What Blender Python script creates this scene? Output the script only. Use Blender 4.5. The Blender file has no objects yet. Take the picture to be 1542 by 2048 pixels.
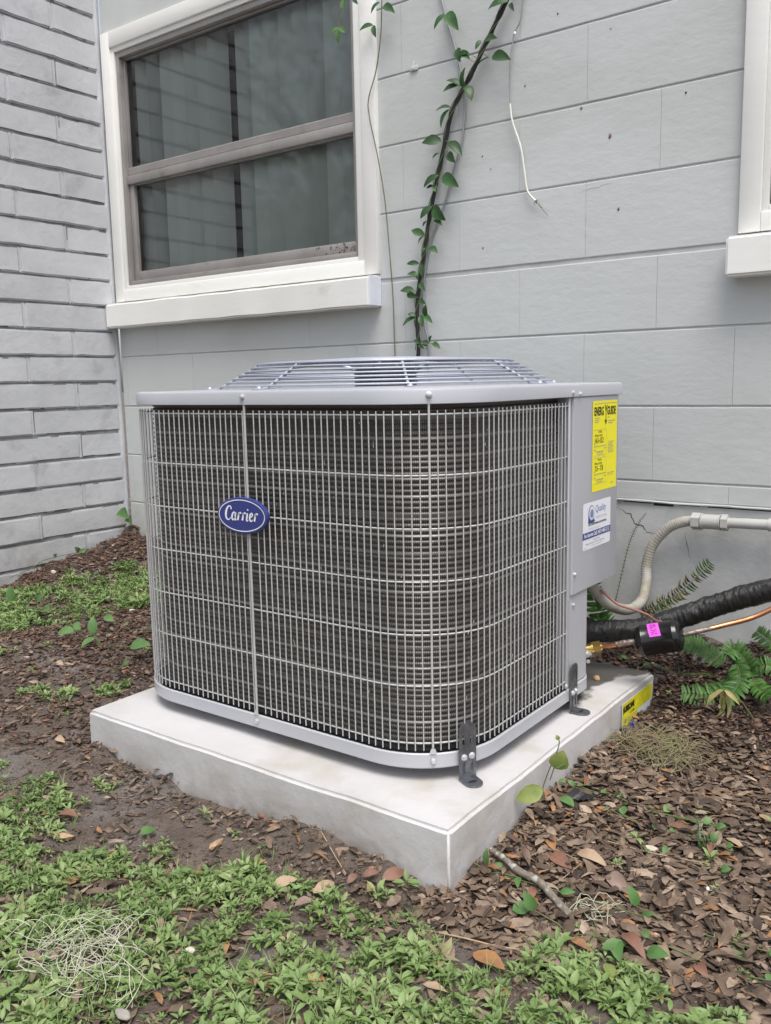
import bpy, bmesh, math, random
import numpy as np
from mathutils import Vector, Matrix, noise
random.seed(7); RNG = np.random.default_rng(7)
C = bpy.context.scene.collection
SC = bpy.context.scene

# ------------------------------------------------------------------ camera, sky, sun, exposure
cam_d = bpy.data.cameras.new('camera'); cam = bpy.data.objects.new('camera', cam_d); C.objects.link(cam); SC.camera = cam
cr, cu, cf = (0.8048676, 0.5931212, -0.0198823), (-0.0710738, 0.1296007, 0.9890158), (-0.5891830, 0.7946137, -0.1464668)
cam.matrix_world = Matrix(((cr[0], cu[0], -cf[0], 3.10390), (cr[1], cu[1], -cf[1], -2.34905), (cr[2], cu[2], -cf[2], 0.99620), (0, 0, 0, 1)))
cam_d.sensor_fit = 'VERTICAL'; cam_d.sensor_height = 24.0; cam_d.lens = 24.0 * 1756.943 / 2048
cam_d.clip_start = 0.02; cam_d.clip_end = 400

SUN_EL, SUN_AZ = math.radians(65), math.radians(134)      # azimuth clockwise from +Y
w = bpy.data.worlds.new('World'); SC.world = w; w.use_nodes = True
nt = w.node_tree; bg = nt.nodes['Background']
sky = nt.nodes.new('ShaderNodeTexSky'); sky.sky_type = 'NISHITA'; sky.sun_disc = False
sky.sun_elevation = SUN_EL; sky.sun_rotation = SUN_AZ; sky.air_density = 1.0; sky.dust_density = 3.0; sky.ozone_density = 1.0
hs = nt.nodes.new('ShaderNodeHueSaturation'); hs.inputs['Saturation'].default_value = 0.42
nt.links.new(sky.outputs[0], hs.inputs['Color']); nt.links.new(hs.outputs[0], bg.inputs['Color'])
bg.inputs['Strength'].default_value = 0.12
sun_d = bpy.data.lights.new('sun', 'SUN'); sun_d.energy = 1.55; sun_d.angle = math.radians(32); sun_d.color = (1.0, 0.96, 0.9)
sun = bpy.data.objects.new('sun', sun_d); C.objects.link(sun)
sd = Vector((math.sin(SUN_AZ) * math.cos(SUN_EL), math.cos(SUN_AZ) * math.cos(SUN_EL), math.sin(SUN_EL)))
sun.rotation_euler = sd.to_track_quat('Z', 'Y').to_euler()
SC.view_settings.view_transform = 'Standard'; SC.view_settings.look = 'None'
SC.view_settings.exposure = 0.77; SC.view_settings.gamma = 1.0; SC.view_settings.use_curve_mapping = False

# ------------------------------------------------------------------ materials
MATS = {}
def mat(name, c1, c2=None, scale=6.0, rough=0.7, metal=0.0, bump=0.0, bscale=60.0, stretch=(1, 1, 1), detail=6, rand=0.0,
        c3=None, c3scale=1.5, c3lo=0.5, c3hi=0.7, attr=None, ramp=None, spec=0.5, trans=0.0, dirt=None, rlo=None):
    if name in MATS: return MATS[name]
    m = bpy.data.materials.new(name); m.use_nodes = True; MATS[name] = m
    n, l = m.node_tree.nodes, m.node_tree.links; b = n['Principled BSDF']
    b.inputs['Roughness'].default_value = rough; b.inputs['Metallic'].default_value = metal
    b.inputs['Specular IOR Level'].default_value = spec
    geo = n.new('ShaderNodeNewGeometry'); mp = n.new('ShaderNodeMapping'); mp.inputs['Scale'].default_value = stretch
    l.new(geo.outputs['Position'], mp.inputs['Vector'])
    def nz(s, d=detail):
        t = n.new('ShaderNodeTexNoise'); t.inputs['Scale'].default_value = s; t.inputs['Detail'].default_value = d
        t.inputs['Roughness'].default_value = 0.6; l.new(mp.outputs[0], t.inputs['Vector']); return t
    def mix(fac, a, bb, mode='MIX'):
        x = n.new('ShaderNodeMix'); x.data_type = 'RGBA'; x.blend_type = mode
        for s, val in ((x.inputs[0], fac), (x.inputs[6], a), (x.inputs[7], bb)):
            if isinstance(val, (int, float)): s.default_value = val
            elif isinstance(val, tuple): s.default_value = (*val[:3], 1)
            else: l.new(val, s)
        return x.outputs[2]
    def rng(src, lo, hi):
        r = n.new('ShaderNodeMapRange'); r.inputs[1].default_value = lo; r.inputs[2].default_value = hi; l.new(src, r.inputs[0]); return r.outputs[0]
    if attr:
        a = n.new('ShaderNodeAttribute'); a.attribute_name = attr
        r = n.new('ShaderNodeValToRGB'); e = r.color_ramp.elements
        while len(e) < len(ramp): e.new(0.5)
        for i, (p, c) in enumerate(ramp): e[i].position = p; e[i].color = (*c, 1)
        l.new(a.outputs['Fac'], r.inputs[0]); col = r.outputs[0]
        if c2: col = mix(rng(nz(scale).outputs[0], 0.35, 0.65), col, mix(1.0, col, c2, 'MULTIPLY'))
    else:
        col = c1
        if c2: col = mix(rng(nz(scale).outputs[0], 0.35, 0.65), c1, c2)
    if c3: col = mix(rng(nz(c3scale).outputs[0], c3lo, c3hi), col, c3)
    if dirt:     # (colour, z where full, z where gone)
        sp = n.new('ShaderNodeSeparateXYZ'); l.new(geo.outputs['Position'], sp.inputs[0])
        f = rng(sp.outputs[2], dirt[2], dirt[1]); k = n.new('ShaderNodeMath'); k.operation = 'MULTIPLY'
        l.new(f, k.inputs[0]); l.new(rng(nz(7).outputs[0], 0.38, 0.68), k.inputs[1]); col = mix(k.outputs[0], col, dirt[0])
    if rand:
        oi = n.new('ShaderNodeObjectInfo'); h = n.new('ShaderNodeHueSaturation')
        mr = n.new('ShaderNodeMapRange'); mr.inputs[3].default_value = 1 - rand; mr.inputs[4].default_value = 1 + rand
        l.new(oi.outputs['Random'], mr.inputs[0]); l.new(mr.outputs[0], h.inputs['Value'])
        if isinstance(col, tuple): h.inputs['Color'].default_value = (*col, 1)
        else: l.new(col, h.inputs['Color'])
        col = h.outputs[0]
    if isinstance(col, tuple): b.inputs['Base Color'].default_value = (*col, 1)
    else: l.new(col, b.inputs['Base Color'])
    if rlo is not None:
        mr = n.new('ShaderNodeMapRange'); mr.inputs[1].default_value = .35; mr.inputs[2].default_value = .65
        mr.inputs[3].default_value = rlo; mr.inputs[4].default_value = rough; l.new(nz(9).outputs[0], mr.inputs[0]); l.new(mr.outputs[0], b.inputs['Roughness'])
    if bump:
        bp = n.new('ShaderNodeBump'); bp.inputs['Strength'].default_value = 1.0; bp.inputs['Distance'].default_value = bump
        l.new(nz(bscale).outputs[0], bp.inputs['Height']); l.new(bp.outputs[0], b.inputs['Normal'])
    if trans:
        tr = n.new('ShaderNodeBsdfTranslucent'); mx = n.new('ShaderNodeMixShader'); mx.inputs[0].default_value = trans
        if isinstance(col, tuple): tr.inputs[0].default_value = (*col, 1)
        else: l.new(col, tr.inputs[0])
        l.new(b.outputs[0], mx.inputs[1]); l.new(tr.outputs[0], mx.inputs[2]); l.new(mx.outputs[0], n['Material Output'].inputs[0])
    return m

M_wall = mat('painted_block', (.555, .573, .572), (.515, .532, .528), 2.2, .62, bump=.0014, bscale=26, stretch=(.75, 1, 1.35), c3=(.45, .47, .44), c3scale=1.1, c3lo=.5, c3hi=.8, dirt=((.26, .26, .20), .22, .72), rand=.008)
M_brick = mat('painted_brick', (.565, .575, .60), (.505, .515, .535), 5, .7, bump=.0022, bscale=34, c3=(.27, .27, .28), c3scale=6, c3lo=.56, c3hi=.85, rand=.04, dirt=((.2, .19, .15), .2, .5))
M_mortar = mat('mortar_dark', (.30, .30, .31), (.13, .13, .13), 9, .9, bump=.003, bscale=60)
M_joint = mat('mortar_joint', (.54, .55, .55), (.42, .43, .43), 9, .8, bump=.001, bscale=80)
M_caulk = mat('corner_caulk', (.50, .51, .55), (.42, .43, .46), 9, .7, bump=.002, bscale=60)
M_trim = mat('white_trim_paint', (.82, .818, .79), (.78, .775, .745), 3, .5, bump=.0006, bscale=40, stretch=(.5, .5, 1.5), c3=(.5, .47, .36), c3scale=9, c3lo=.66, c3hi=.85)
M_trim2 = mat('bare_white_sill', (.72, .74, .82), (.66, .68, .76), 8, .6, bump=.001, bscale=60)
M_alu = mat('window_aluminium', (.34, .32, .31), (.28, .265, .255), 8, .5, .25, bump=.0004, bscale=60, c3=(.2, .18, .14), c3scale=14, c3lo=.6, c3hi=.8)
M_mildew = mat('mildew', (.06, .055, .035), (.12, .11, .07), 90, .9)
M_blind = mat('blind_vinyl', (.70, .76, .72), (.64, .70, .66), 4, .6, rand=.14)
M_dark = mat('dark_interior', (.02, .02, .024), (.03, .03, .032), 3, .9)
M_unit = mat('grey_steel_paint', (.45, .46, .50), (.43, .44, .475), 3, .38, .0, bump=.00025, bscale=16, c3=(.50, .50, .52), c3scale=1.2, rlo=.3)
M_wire = mat('coated_wire', (.56, .56, .56), (.48, .48, .48), 12, .42, .1)
M_guard = mat('fan_guard_wire', (.42, .44, .52), (.38, .40, .47), 9, .35, .2)
M_black = mat('black_plastic', (.012, .012, .014), (.02, .02, .022), 8, .4)
M_motor = mat('motor_black', (.015, .016, .022), (.03, .03, .04), 8, .3, .3)
M_zinc = mat('zinc_screw', (.78, .79, .81), (.6, .6, .62), 120, .32, .55)
M_galv = mat('dark_galvanised', (.16, .17, .19), (.28, .29, .31), 55, .42, .85, bump=.0003, bscale=90)
M_pad = mat('pad_plastic', (.59, .578, .585), (.52, .508, .51), 3.2, .55, bump=.0014, bscale=45, c3=(.40, .37, .30), c3scale=5.5, c3lo=.50, c3hi=.80, spec=.4, dirt=((.22, .18, .14), .155, .235))
M_blue = mat('badge_blue', (.04, .055, .22), None, rough=.3)
M_blue2 = mat('label_blue', (.03, .06, .26), None, rough=.4)
M_blue3 = mat('logo_light_blue', (.15, .24, .5), None, rough=.4)
M_white = mat('label_white', (.80, .81, .86), None, rough=.4)
M_yellow = mat('label_yellow', (.88, .80, .0), None, rough=.45)
M_yellow2 = mat('sticker_yellow', (.80, .74, .02), (.6, .56, .02), 60, .5)
M_ink = mat('black_ink', (.012, .012, .01), None, rough=.5)
M_ink2 = mat('grey_ink', (.25, .25, .3), None, rough=.5)
M_ink3 = mat('pale_ink', (.5, .5, .56), None, rough=.5)
M_conduit = mat('conduit_grey', (.42, .41, .37), (.30, .28, .23), 14, .6, bump=.0006, bscale=70, c3=(.2, .17, .11), c3scale=7, c3lo=.5, c3hi=.75)
M_conduit2 = mat('painted_conduit', (.47, .475, .46), (.41, .41, .39), 12, .5, bump=.0004, bscale=60)
M_rubber = mat('black_pipe_insulation', (.010, .010, .011), (.02, .02, .02), 20, .13, bump=.007, bscale=52, stretch=(2.4, 1, .5), c3=(.06, .045, .03), c3scale=9, c3lo=.6, c3hi=.8)
M_drier = mat('gloss_black_paint', (.008, .008, .009), None, rough=.18, bump=.0004, bscale=30)
M_pink = mat('pink_sticker', (.85, .10, .75), None, rough=.45)
M_copper = mat('copper', (.72, .34, .18), (.45, .20, .10), 26, .33, 1.0)
M_copper2 = mat('brazed_copper', (.16, .12, .10), (.40, .34, .30), 60, .5, .7, bump=.001, bscale=80)
M_brass = mat('brass', (.80, .58, .22), (.62, .44, .15), 40, .3, 1.0)
M_rwire = mat('reddish_wire', (.32, .14, .12), (.24, .11, .09), 20, .5)
M_cable = mat('black_cable', (.012, .012, .014), (.03, .03, .03), 20, .4)
M_gcable = mat('grey_cable', (.34, .35, .36), (.26, .27, .28), 9, .6)
M_wcable = mat('white_wire', (.80, .79, .74), (.7, .69, .62), 20, .5)
M_stem = mat('vine_stem', (.20, .17, .13), (.10, .13, .05), 20, .7)
M_gstem = mat('green_stem', (.10, .17, .05), (.14, .13, .06), 20, .6)
M_vine = mat('vine_leaf', (.040, .115, .028), (.028, .075, .02), 30, .45, bump=.0008, bscale=120, rand=.28, trans=.15)
M_vinepale = mat('pale_vine_leaf', (.12, .24, .07), (.09, .18, .05), 30, .5, trans=.25)
M_fern = mat('fern_leaflet', (.08, .20, .035), (.045, .12, .022), 25, .5, rand=.25, trans=.25)
M_fernbrown = mat('withered_fern', (.15, .10, .04), (.10, .13, .03), 22, .7, rand=.35)
M_soil = mat('sandy_soil', (.165, .130, .108), (.095, .072, .058), 22, .95, bump=.014, bscale=90, c3=(.22, .20, .195), c3scale=3.4, c3lo=.52, c3hi=.68)
M_green = mat('weed_leaf', (0, 0, 0), (.75, .8, .7), 40, .5, attr='tone', ramp=[(0, (.14, .23, .07)), (.5, (.27, .38, .14)), (.8, (.36, .46, .20)), (.93, (.44, .46, .24)), (1, (.40, .30, .17))], trans=.3)
M_litter = mat('dead_leaf', (0, 0, 0), (.5, .47, .44), 45, .75, attr='tone', bump=.0006, bscale=150, ramp=[(0, (.055, .038, .028)), (.45, (.17, .118, .084)), (.8, (.30, .222, .165)), (.97, (.46, .36, .27)), (1, (.36, .19, .09))])
M_mulch = mat('wet_mulch', (0, 0, 0), (.6, .55, .5), 60, .55, attr='tone', ramp=[(0, (.022, .012, .009)), (.6, (.075, .038, .026)), (1, (.20, .115, .08))])
M_moss = mat('dry_moss', (.56, .56, .44), (.40, .41, .29), 30, .8)
M_moss2 = mat('brown_moss', (.20, .15, .10), (.25, .24, .12), 30, .8)
M_bark = mat('bark', (.12, .09, .07), (.06, .045, .035), 9, .9, bump=.02, bscale=12)
M_twig = mat('twig_bark', (.24, .20, .16), (.10, .08, .06), 60, .85, bump=.003, bscale=90, c3=(.42, .42, .38), c3scale=60, c3lo=.5, c3hi=.6)
M_chip = mat('tan_wood', (.50, .36, .22), (.28, .18, .10), 45, .8, bump=.002, bscale=90)
M_stone = mat('tan_stone', (.42, .24, .10), (.55, .38, .22), 60, .8, bump=.002, bscale=120)
M_pale = mat('pale_chip', (.62, .58, .5), (.5, .45, .36), 60, .8, bump=.001, bscale=90)
M_rust = mat('rusty_spot', (.16, .08, .06), (.25, .2, .18), 90, .8)
M_crown = mat('tree_foliage', (0, 0, 0), (.6, .65, .55), 1.2, .6, attr='tone', ramp=[(0, (.07, .12, .04)), (.5, (.15, .24, .08)), (1, (.24, .34, .13))], trans=.3)
M_lawn = mat('distant_lawn', (.06, .10, .03), (.10, .09, .05), 3, .9)

def wet_pad():
    # damp dirty stain lying on the rear right corner of the pad (a mark with its own outline)
    m = M_pad; n, l = m.node_tree.nodes, m.node_tree.links; b = n['Principled BSDF']
    src = b.inputs['Base Color'].links[0].from_socket
    geo = n.new('ShaderNodeNewGeometry'); sp = n.new('ShaderNodeSeparateXYZ'); l.new(geo.outputs['Position'], sp.inputs[0])
    t = n.new('ShaderNodeTexNoise'); t.inputs['Scale'].default_value = 13; t.inputs['Detail'].default_value = 5; l.new(geo.outputs['Position'], t.inputs['Vector'])
    def math_(op, a, bb, clamp=False):
        k = n.new('ShaderNodeMath'); k.operation = op; k.use_clamp = clamp
        for i, v in enumerate((a, bb)):
            if isinstance(v, (int, float)): k.inputs[i].default_value = v
            else: l.new(v, k.inputs[i])
        return k.outputs[0]
    # stain where y + 0.9*(2.30-x)*... > threshold
    f = math_('MAXIMUM', math_('SUBTRACT', 2.300, sp.outputs[0]), math_('SUBTRACT', math_('ADD', sp.outputs[1], .335), math_('MULTIPLY', math_('SUBTRACT', sp.outputs[0], 2.30), 1.1)))
    f = math_('ADD', f, math_('MULTIPLY', math_('SUBTRACT', t.outputs[0], .5), .16))
    f = math_('MULTIPLY', math_('ADD', f, 0.0), 60, True)
    g = math_('MULTIPLY', math_('SUBTRACT', sp.outputs[2], .2545), 500, True)
    h = math_('MULTIPLY', math_('SUBTRACT', sp.outputs[1], -.63), 14, True)
    q = math_('MULTIPLY', math_('MULTIPLY', f, g), h)
    q = math_('MULTIPLY', q, .92)
    mx = n.new('ShaderNodeMix'); mx.data_type = 'RGBA'; l.new(q, mx.inputs[0]); l.new(src, mx.inputs[6]); mx.inputs[7].default_value = (.07, .066, .058, 1)
    l.new(mx.outputs[2], b.inputs['Base Color'])
    r = n.new('ShaderNodeMapRange'); l.new(q, r.inputs[0]); r.inputs[3].default_value = .55; r.inputs[4].default_value = .5; l.new(r.outputs[0], b.inputs['Roughness'])
wet_pad()

def coil_mat():
    m = bpy.data.materials.new('aluminium_fins'); m.use_nodes = True; n, l = m.node_tree.nodes, m.node_tree.links; b = n['Principled BSDF']
    uv = n.new('ShaderNodeUVMap'); uv.uv_map = 'along'; sp = n.new('ShaderNodeSeparateXYZ'); l.new(uv.outputs[0], sp.inputs[0])
    def wave(sock, period, lo, hi):
        a = n.new('ShaderNodeMath'); a.operation = 'MULTIPLY'; a.inputs[1].default_value = 2 * math.pi / period; l.new(sock, a.inputs[0])
        s = n.new('ShaderNodeMath'); s.operation = 'SINE'; l.new(a.outputs[0], s.inputs[0])
        r = n.new('ShaderNodeMapRange'); r.inputs[1].default_value = lo; r.inputs[2].default_value = hi; l.new(s.outputs[0], r.inputs[0]); return r.outputs[0]
    fins = wave(sp.outputs[0], .0037, -1, 1); rows = wave(sp.outputs[1], .0355, .80, .98)
    t = n.new('ShaderNodeTexNoise'); t.inputs['Scale'].default_value = 1; t.inputs['Detail'].default_value = 5
    mp = n.new('ShaderNodeMapping'); mp.inputs['Scale'].default_value = (210, 26, 1); l.new(uv.outputs[0], mp.inputs[0]); l.new(mp.outputs[0], t.inputs['Vector'])
    def mix(f, a, c):
        x = n.new('ShaderNodeMix'); x.data_type = 'RGBA'
        l.new(f, x.inputs[0])
        for s, v in ((x.inputs[6], a), (x.inputs[7], c)):
            if isinstance(v, tuple): s.default_value = (*v, 1)
            else: l.new(v, s)
        return x.outputs[2]
    c = mix(fins, (.06, .054, .05), (.165, .15, .14)); c = mix(rows, c, (.26, .25, .24))
    r = n.new('ShaderNodeMapRange'); r.inputs[1].default_value = .64; r.inputs[2].default_value = .78; l.new(t.outputs[0], r.inputs[0]); c = mix(r.outputs[0], c, (.34, .33, .32))
    l.new(c, b.inputs['Base Color']); b.inputs['Metallic'].default_value = .65; b.inputs['Roughness'].default_value = .42
    return m
M_coil = coil_mat()

def glass_mat():
    m = bpy.data.materials.new('window_glass'); m.use_nodes = True; n, l = m.node_tree.nodes, m.node_tree.links; n.remove(n['Principled BSDF'])
    tr = n.new('ShaderNodeBsdfTransparent'); tr.inputs[0].default_value = (.94, .96, .96, 1)
    gl = n.new('ShaderNodeBsdfGlossy'); gl.inputs['Roughness'].default_value = .045
    fr = n.new('ShaderNodeFresnel'); fr.inputs[0].default_value = 1.75
    tn = n.new('ShaderNodeTexNoise'); tn.inputs['Scale'].default_value = 2.2; bp = n.new('ShaderNodeBump'); bp.inputs['Distance'].default_value = .0004
    l.new(tn.outputs[0], bp.inputs['Height']); l.new(bp.outputs[0], gl.inputs['Normal'])
    mx = n.new('ShaderNodeMixShader'); l.new(fr.outputs[0], mx.inputs[0]); l.new(tr.outputs[0], mx.inputs[1]); l.new(gl.outputs[0], mx.inputs[2]); l.new(mx.outputs[0], n['Material Output'].inputs[0])
    return m
M_glass = glass_mat()

# ------------------------------------------------------------------ helpers
WP = {}
def wpos(o): return WP.get(o.name, Vector((0, 0, 0)))
def tag(o, label=None, cat=None, group=None, kind=None):
    if label: o['label'] = label
    if cat: o['category'] = cat
    if group: o['group'] = group
    if kind: o['kind'] = kind
    return o
def thing(name, label, cat, loc=(0, 0, 0), group=None):
    o = bpy.data.objects.new(name, None); C.objects.link(o); o.location = loc; o.empty_display_size = .05
    WP[o.name] = Vector(loc); return tag(o, label, cat, group)
def mk(name, V, F, m, parent=None, smooth=None, origin=None, uv=None):
    """mesh from world-space vertices"""
    if origin is None:
        origin = wpos(parent) if parent else Vector(np.mean(np.array([tuple(v) for v in V]), axis=0))
    me = bpy.data.meshes.new(name); og = Vector(origin)
    me.from_pydata([tuple(Vector(v) - og) for v in V], [], F); me.materials.append(m)
    if smooth is not None:
        me.polygons.foreach_set('use_smooth', [True] * len(me.polygons))
        if smooth < 170: me.set_sharp_from_angle(angle=math.radians(smooth))
    me.update()
    o = bpy.data.objects.new(name, me); C.objects.link(o)
    link(o, parent, og); return o
def link(o, parent, world):
    world = Vector(world)
    if parent: o.parent = parent; o.location = world - wpos(parent)
    else: o.location = world
    WP[o.name] = world
def inst(src, name, parent, world, rot=None, scale=None, m=None):
    o = bpy.data.objects.new(name, src if isinstance(src, bpy.types.Mesh) else src.data); C.objects.link(o); link(o, parent, world)
    if rot is not None:
        o.rotation_mode = 'QUATERNION'; o.rotation_quaternion = rot
    if scale is not None: o.scale = scale if hasattr(scale, '__len__') else (scale,) * 3
    if m is not None: o.material_slots[0].link = 'OBJECT'; o.material_slots[0].material = m
    return o
class G:
    def __init__(s): s.V = []; s.F = []
    def add(s, V, F):
        k = len(s.V); s.V += [tuple(v) for v in V]; s.F += [tuple(i + k for i in f) for f in F]; return s
    def box(s, x0, x1, y0, y1, z0, z1):
        V = [(x, y, z) for z in (z0, z1) for y in (y0, y1) for x in (x0, x1)]
        return s.add(V, [(0, 2, 3, 1), (4, 5, 7, 6), (0, 1, 5, 4), (2, 6, 7, 3), (0, 4, 6, 2), (1, 3, 7, 5)])
    def bbox(s, x0, x1, y0, y1, z0, z1, b=.003, seg=1):
        bm = bmesh.new(); bmesh.ops.create_cube(bm, size=1)
        for v in bm.verts: v.co = Vector(((x0 + x1) / 2 + v.co.x * (x1 - x0), (y0 + y1) / 2 + v.co.y * (y1 - y0), (z0 + z1) / 2 + v.co.z * (z1 - z0)))
        bmesh.ops.bevel(bm, geom=bm.edges[:], offset=b, segments=seg, affect='EDGES', profile=.5)
        bm.verts.index_update(); s.add([v.co[:] for v in bm.verts], [[v.index for v in f.verts] for f in bm.faces]); bm.free(); return s
    def tube(s, P, r, n=8, caps=True, rf=None):
        P = [Vector(q) for q in P]; k0 = len(s.V); N = len(P); up = None
        for i, q in enumerate(P):
            t = (P[min(i + 1, N - 1)] - P[max(i - 1, 0)])
            if t.length < 1e-9: t = Vector((0, 0, 1))
            t.normalize()
            if up is None: up = Vector((0, 0, 1)) if abs(t.z) < .9 else Vector((1, 0, 0))
            a = (up - t * up.dot(t)); a.normalize(); up = a; b = t.cross(a)
            rr = (rf(i / (N - 1)) if rf else r)
            for j in range(n):
                an = 2 * math.pi * j / n; s.V.append(tuple(q + (a * math.cos(an) + b * math.sin(an)) * rr))
        for i in range(N - 1):
            for j in range(n):
                s.F.append((k0 + i * n + j, k0 + i * n + (j + 1) % n, k0 + (i + 1) * n + (j + 1) % n, k0 + (i + 1) * n + j))
        if caps:
            s.F.append(tuple(k0 + j for j in reversed(range(n)))); s.F.append(tuple(k0 + (N - 1) * n + j for j in range(n)))
        return s
    def prism(s, poly, z0, z1):
        n = len(poly); k = len(s.V); s.V += [(x, y, z0) for x, y in poly] + [(x, y, z1) for x, y in poly]
        s.F += [tuple(k + i for i in reversed(range(n))), tuple(k + n + i for i in range(n))]
        s.F += [(k + i, k + (i + 1) % n, k + n + (i + 1) % n, k + n + i) for i in range(n)]; return s
    def mk(s, name, m, parent=None, **kw): return mk(name, s.V, s.F, m, parent, **kw)
def smoothpath(P, sub=6):
    P = [Vector(p) for p in P]; out = []; n = len(P)
    for i in range(n - 1):
        a, b, c, d = P[max(i - 1, 0)], P[i], P[i + 1], P[min(i + 2, n - 1)]
        for k in range(sub):
            t = k / sub; out.append(.5 * ((2 * b) + (c - a) * t + (2 * a - 5 * b + 4 * c - d) * t * t + (3 * b - a - 3 * c + d) * t ** 3))
    out.append(P[-1]); return out
def rigid(X, Y, Z):
    return Matrix((X, Y, Z)).transposed().to_quaternion()
def stroke_text(body, size, place, m, name, parent, offset=0.0, sx=1.0, shear=0.0, align='LEFT', space=1.0):
    """flat lettering; place(x,y) -> world point on the surface"""
    cu_ = bpy.data.curves.new('lettering', 'FONT'); cu_.body = body; cu_.size = size; cu_.offset = offset; cu_.shear = shear; cu_.align_x = align; cu_.space_character = space
    cu_.resolution_u = 3; t = bpy.data.objects.new('lettering_tmp', cu_); C.objects.link(t)
    me = t.to_mesh(); V = [(v.co.x * sx, v.co.y) for v in me.vertices]; F = [tuple(p.vertices) for p in me.polygons]
    t.to_mesh_clear(); bpy.data.objects.remove(t); bpy.data.curves.remove(cu_)
    return mk(name, [place(x, y) for x, y in V], F, m, parent)
def flat(name, polys, place, m, parent):
    g = G()
    for P in polys: g.add([place(x, y) for x, y in P], [tuple(range(len(P)))])
    return g.mk(name, m, parent)
def rect(x0, y0, x1, y1): return [(x0, y0), (x1, y0), (x1, y1), (x0, y1)]

# leaf template: along +X from 0 to 1, width along Y, normal +Z
def leaf_tpl(wd=.42, fold=.10, curl=.12, pts=((0, 0), (.22, .75), (.5, 1.0), (.78, .6), (1, 0)), wav=0.0):
    V = []; F = []
    for (x, h) in pts:
        zc = -curl * (x - .5) ** 2 * 4 + curl
        if h == 0: V.append((x, 0, zc)); continue
        V += [(x, -h * wd / 2, zc + fold * h + wav * random.uniform(-1, 1)), (x, 0, zc), (x, h * wd / 2, zc + fold * h + wav * random.uniform(-1, 1))]
    n = len(pts) - 2
    F += [(0, 1, 2), (0, 2, 3)]
    for i in range(n - 1):
        a = 1 + 3 * i; b = a + 3; F += [(a, b, b + 1, a + 1), (a + 1, b + 1, b + 2, a + 2)]
    a = 1 + 3 * (n - 1); t = 1 + 3 * n; F += [(a, t, a + 1), (a + 1, t, a + 2)]
    return np.array(V, float), F
def scatter(name, tpls, items, m, label=None, cat=None, parent=None, kind='stuff'):
    """items: list of (template index, 3x3 matrix with scale, position, tone) -> ONE mesh"""
    VV = []; loops = []; starts = []; tone = []; k = 0; ls = 0; totals = []
    for ti, R, pos, tn in items:
        v, f = tpls[ti]; VV.append(v @ np.asarray(R).T + np.asarray(pos))
        for q in f: loops.extend([i + k for i in q]); starts.append(ls); totals.append(len(q)); ls += len(q)
        tone.extend([tn] * len(v)); k += len(v)
    V = np.concatenate(VV); me = bpy.data.meshes.new(name); me.vertices.add(len(V)); me.vertices.foreach_set('co', V.ravel().astype(np.float32))
    me.loops.add(ls); me.loops.foreach_set('vertex_index', np.array(loops, dtype=np.int32)); me.polygons.add(len(starts))
    me.polygons.foreach_set('loop_start', np.array(starts, dtype=np.int32)); me.polygons.foreach_set('loop_total', np.array(totals, dtype=np.int32))
    a = me.attributes.new('tone', 'FLOAT', 'POINT'); a.data.foreach_set('value', np.array(tone, dtype=np.float32))
    me.materials.append(m); me.update(calc_edges=True); me.validate()
    o = bpy.data.objects.new(name, me); C.objects.link(o)
    if parent: o.parent = parent; o.location = -wpos(parent)
    return tag(o, label, cat, None, kind)
def Rz(a): c, s = math.cos(a), math.sin(a); return np.array([[c, -s, 0], [s, c, 0], [0, 0, 1.]])
def Rx(a): c, s = math.cos(a), math.sin(a); return np.array([[1, 0, 0], [0, c, -s], [0, s, c]])
def Ry(a): c, s = math.cos(a), math.sin(a); return np.array([[c, 0, s], [0, 1, 0], [-s, 0, c]])
def inpoly(x, y, P):
    r = False; n = len(P)
    for i in range(n):
        x1, y1 = P[i][:2]; x2, y2 = P[(i + 1) % n][:2]
        if (y1 > y) != (y2 > y) and x < (x2 - x1) * (y - y1) / (y2 - y1) + x1: r = not r
    return r

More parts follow.
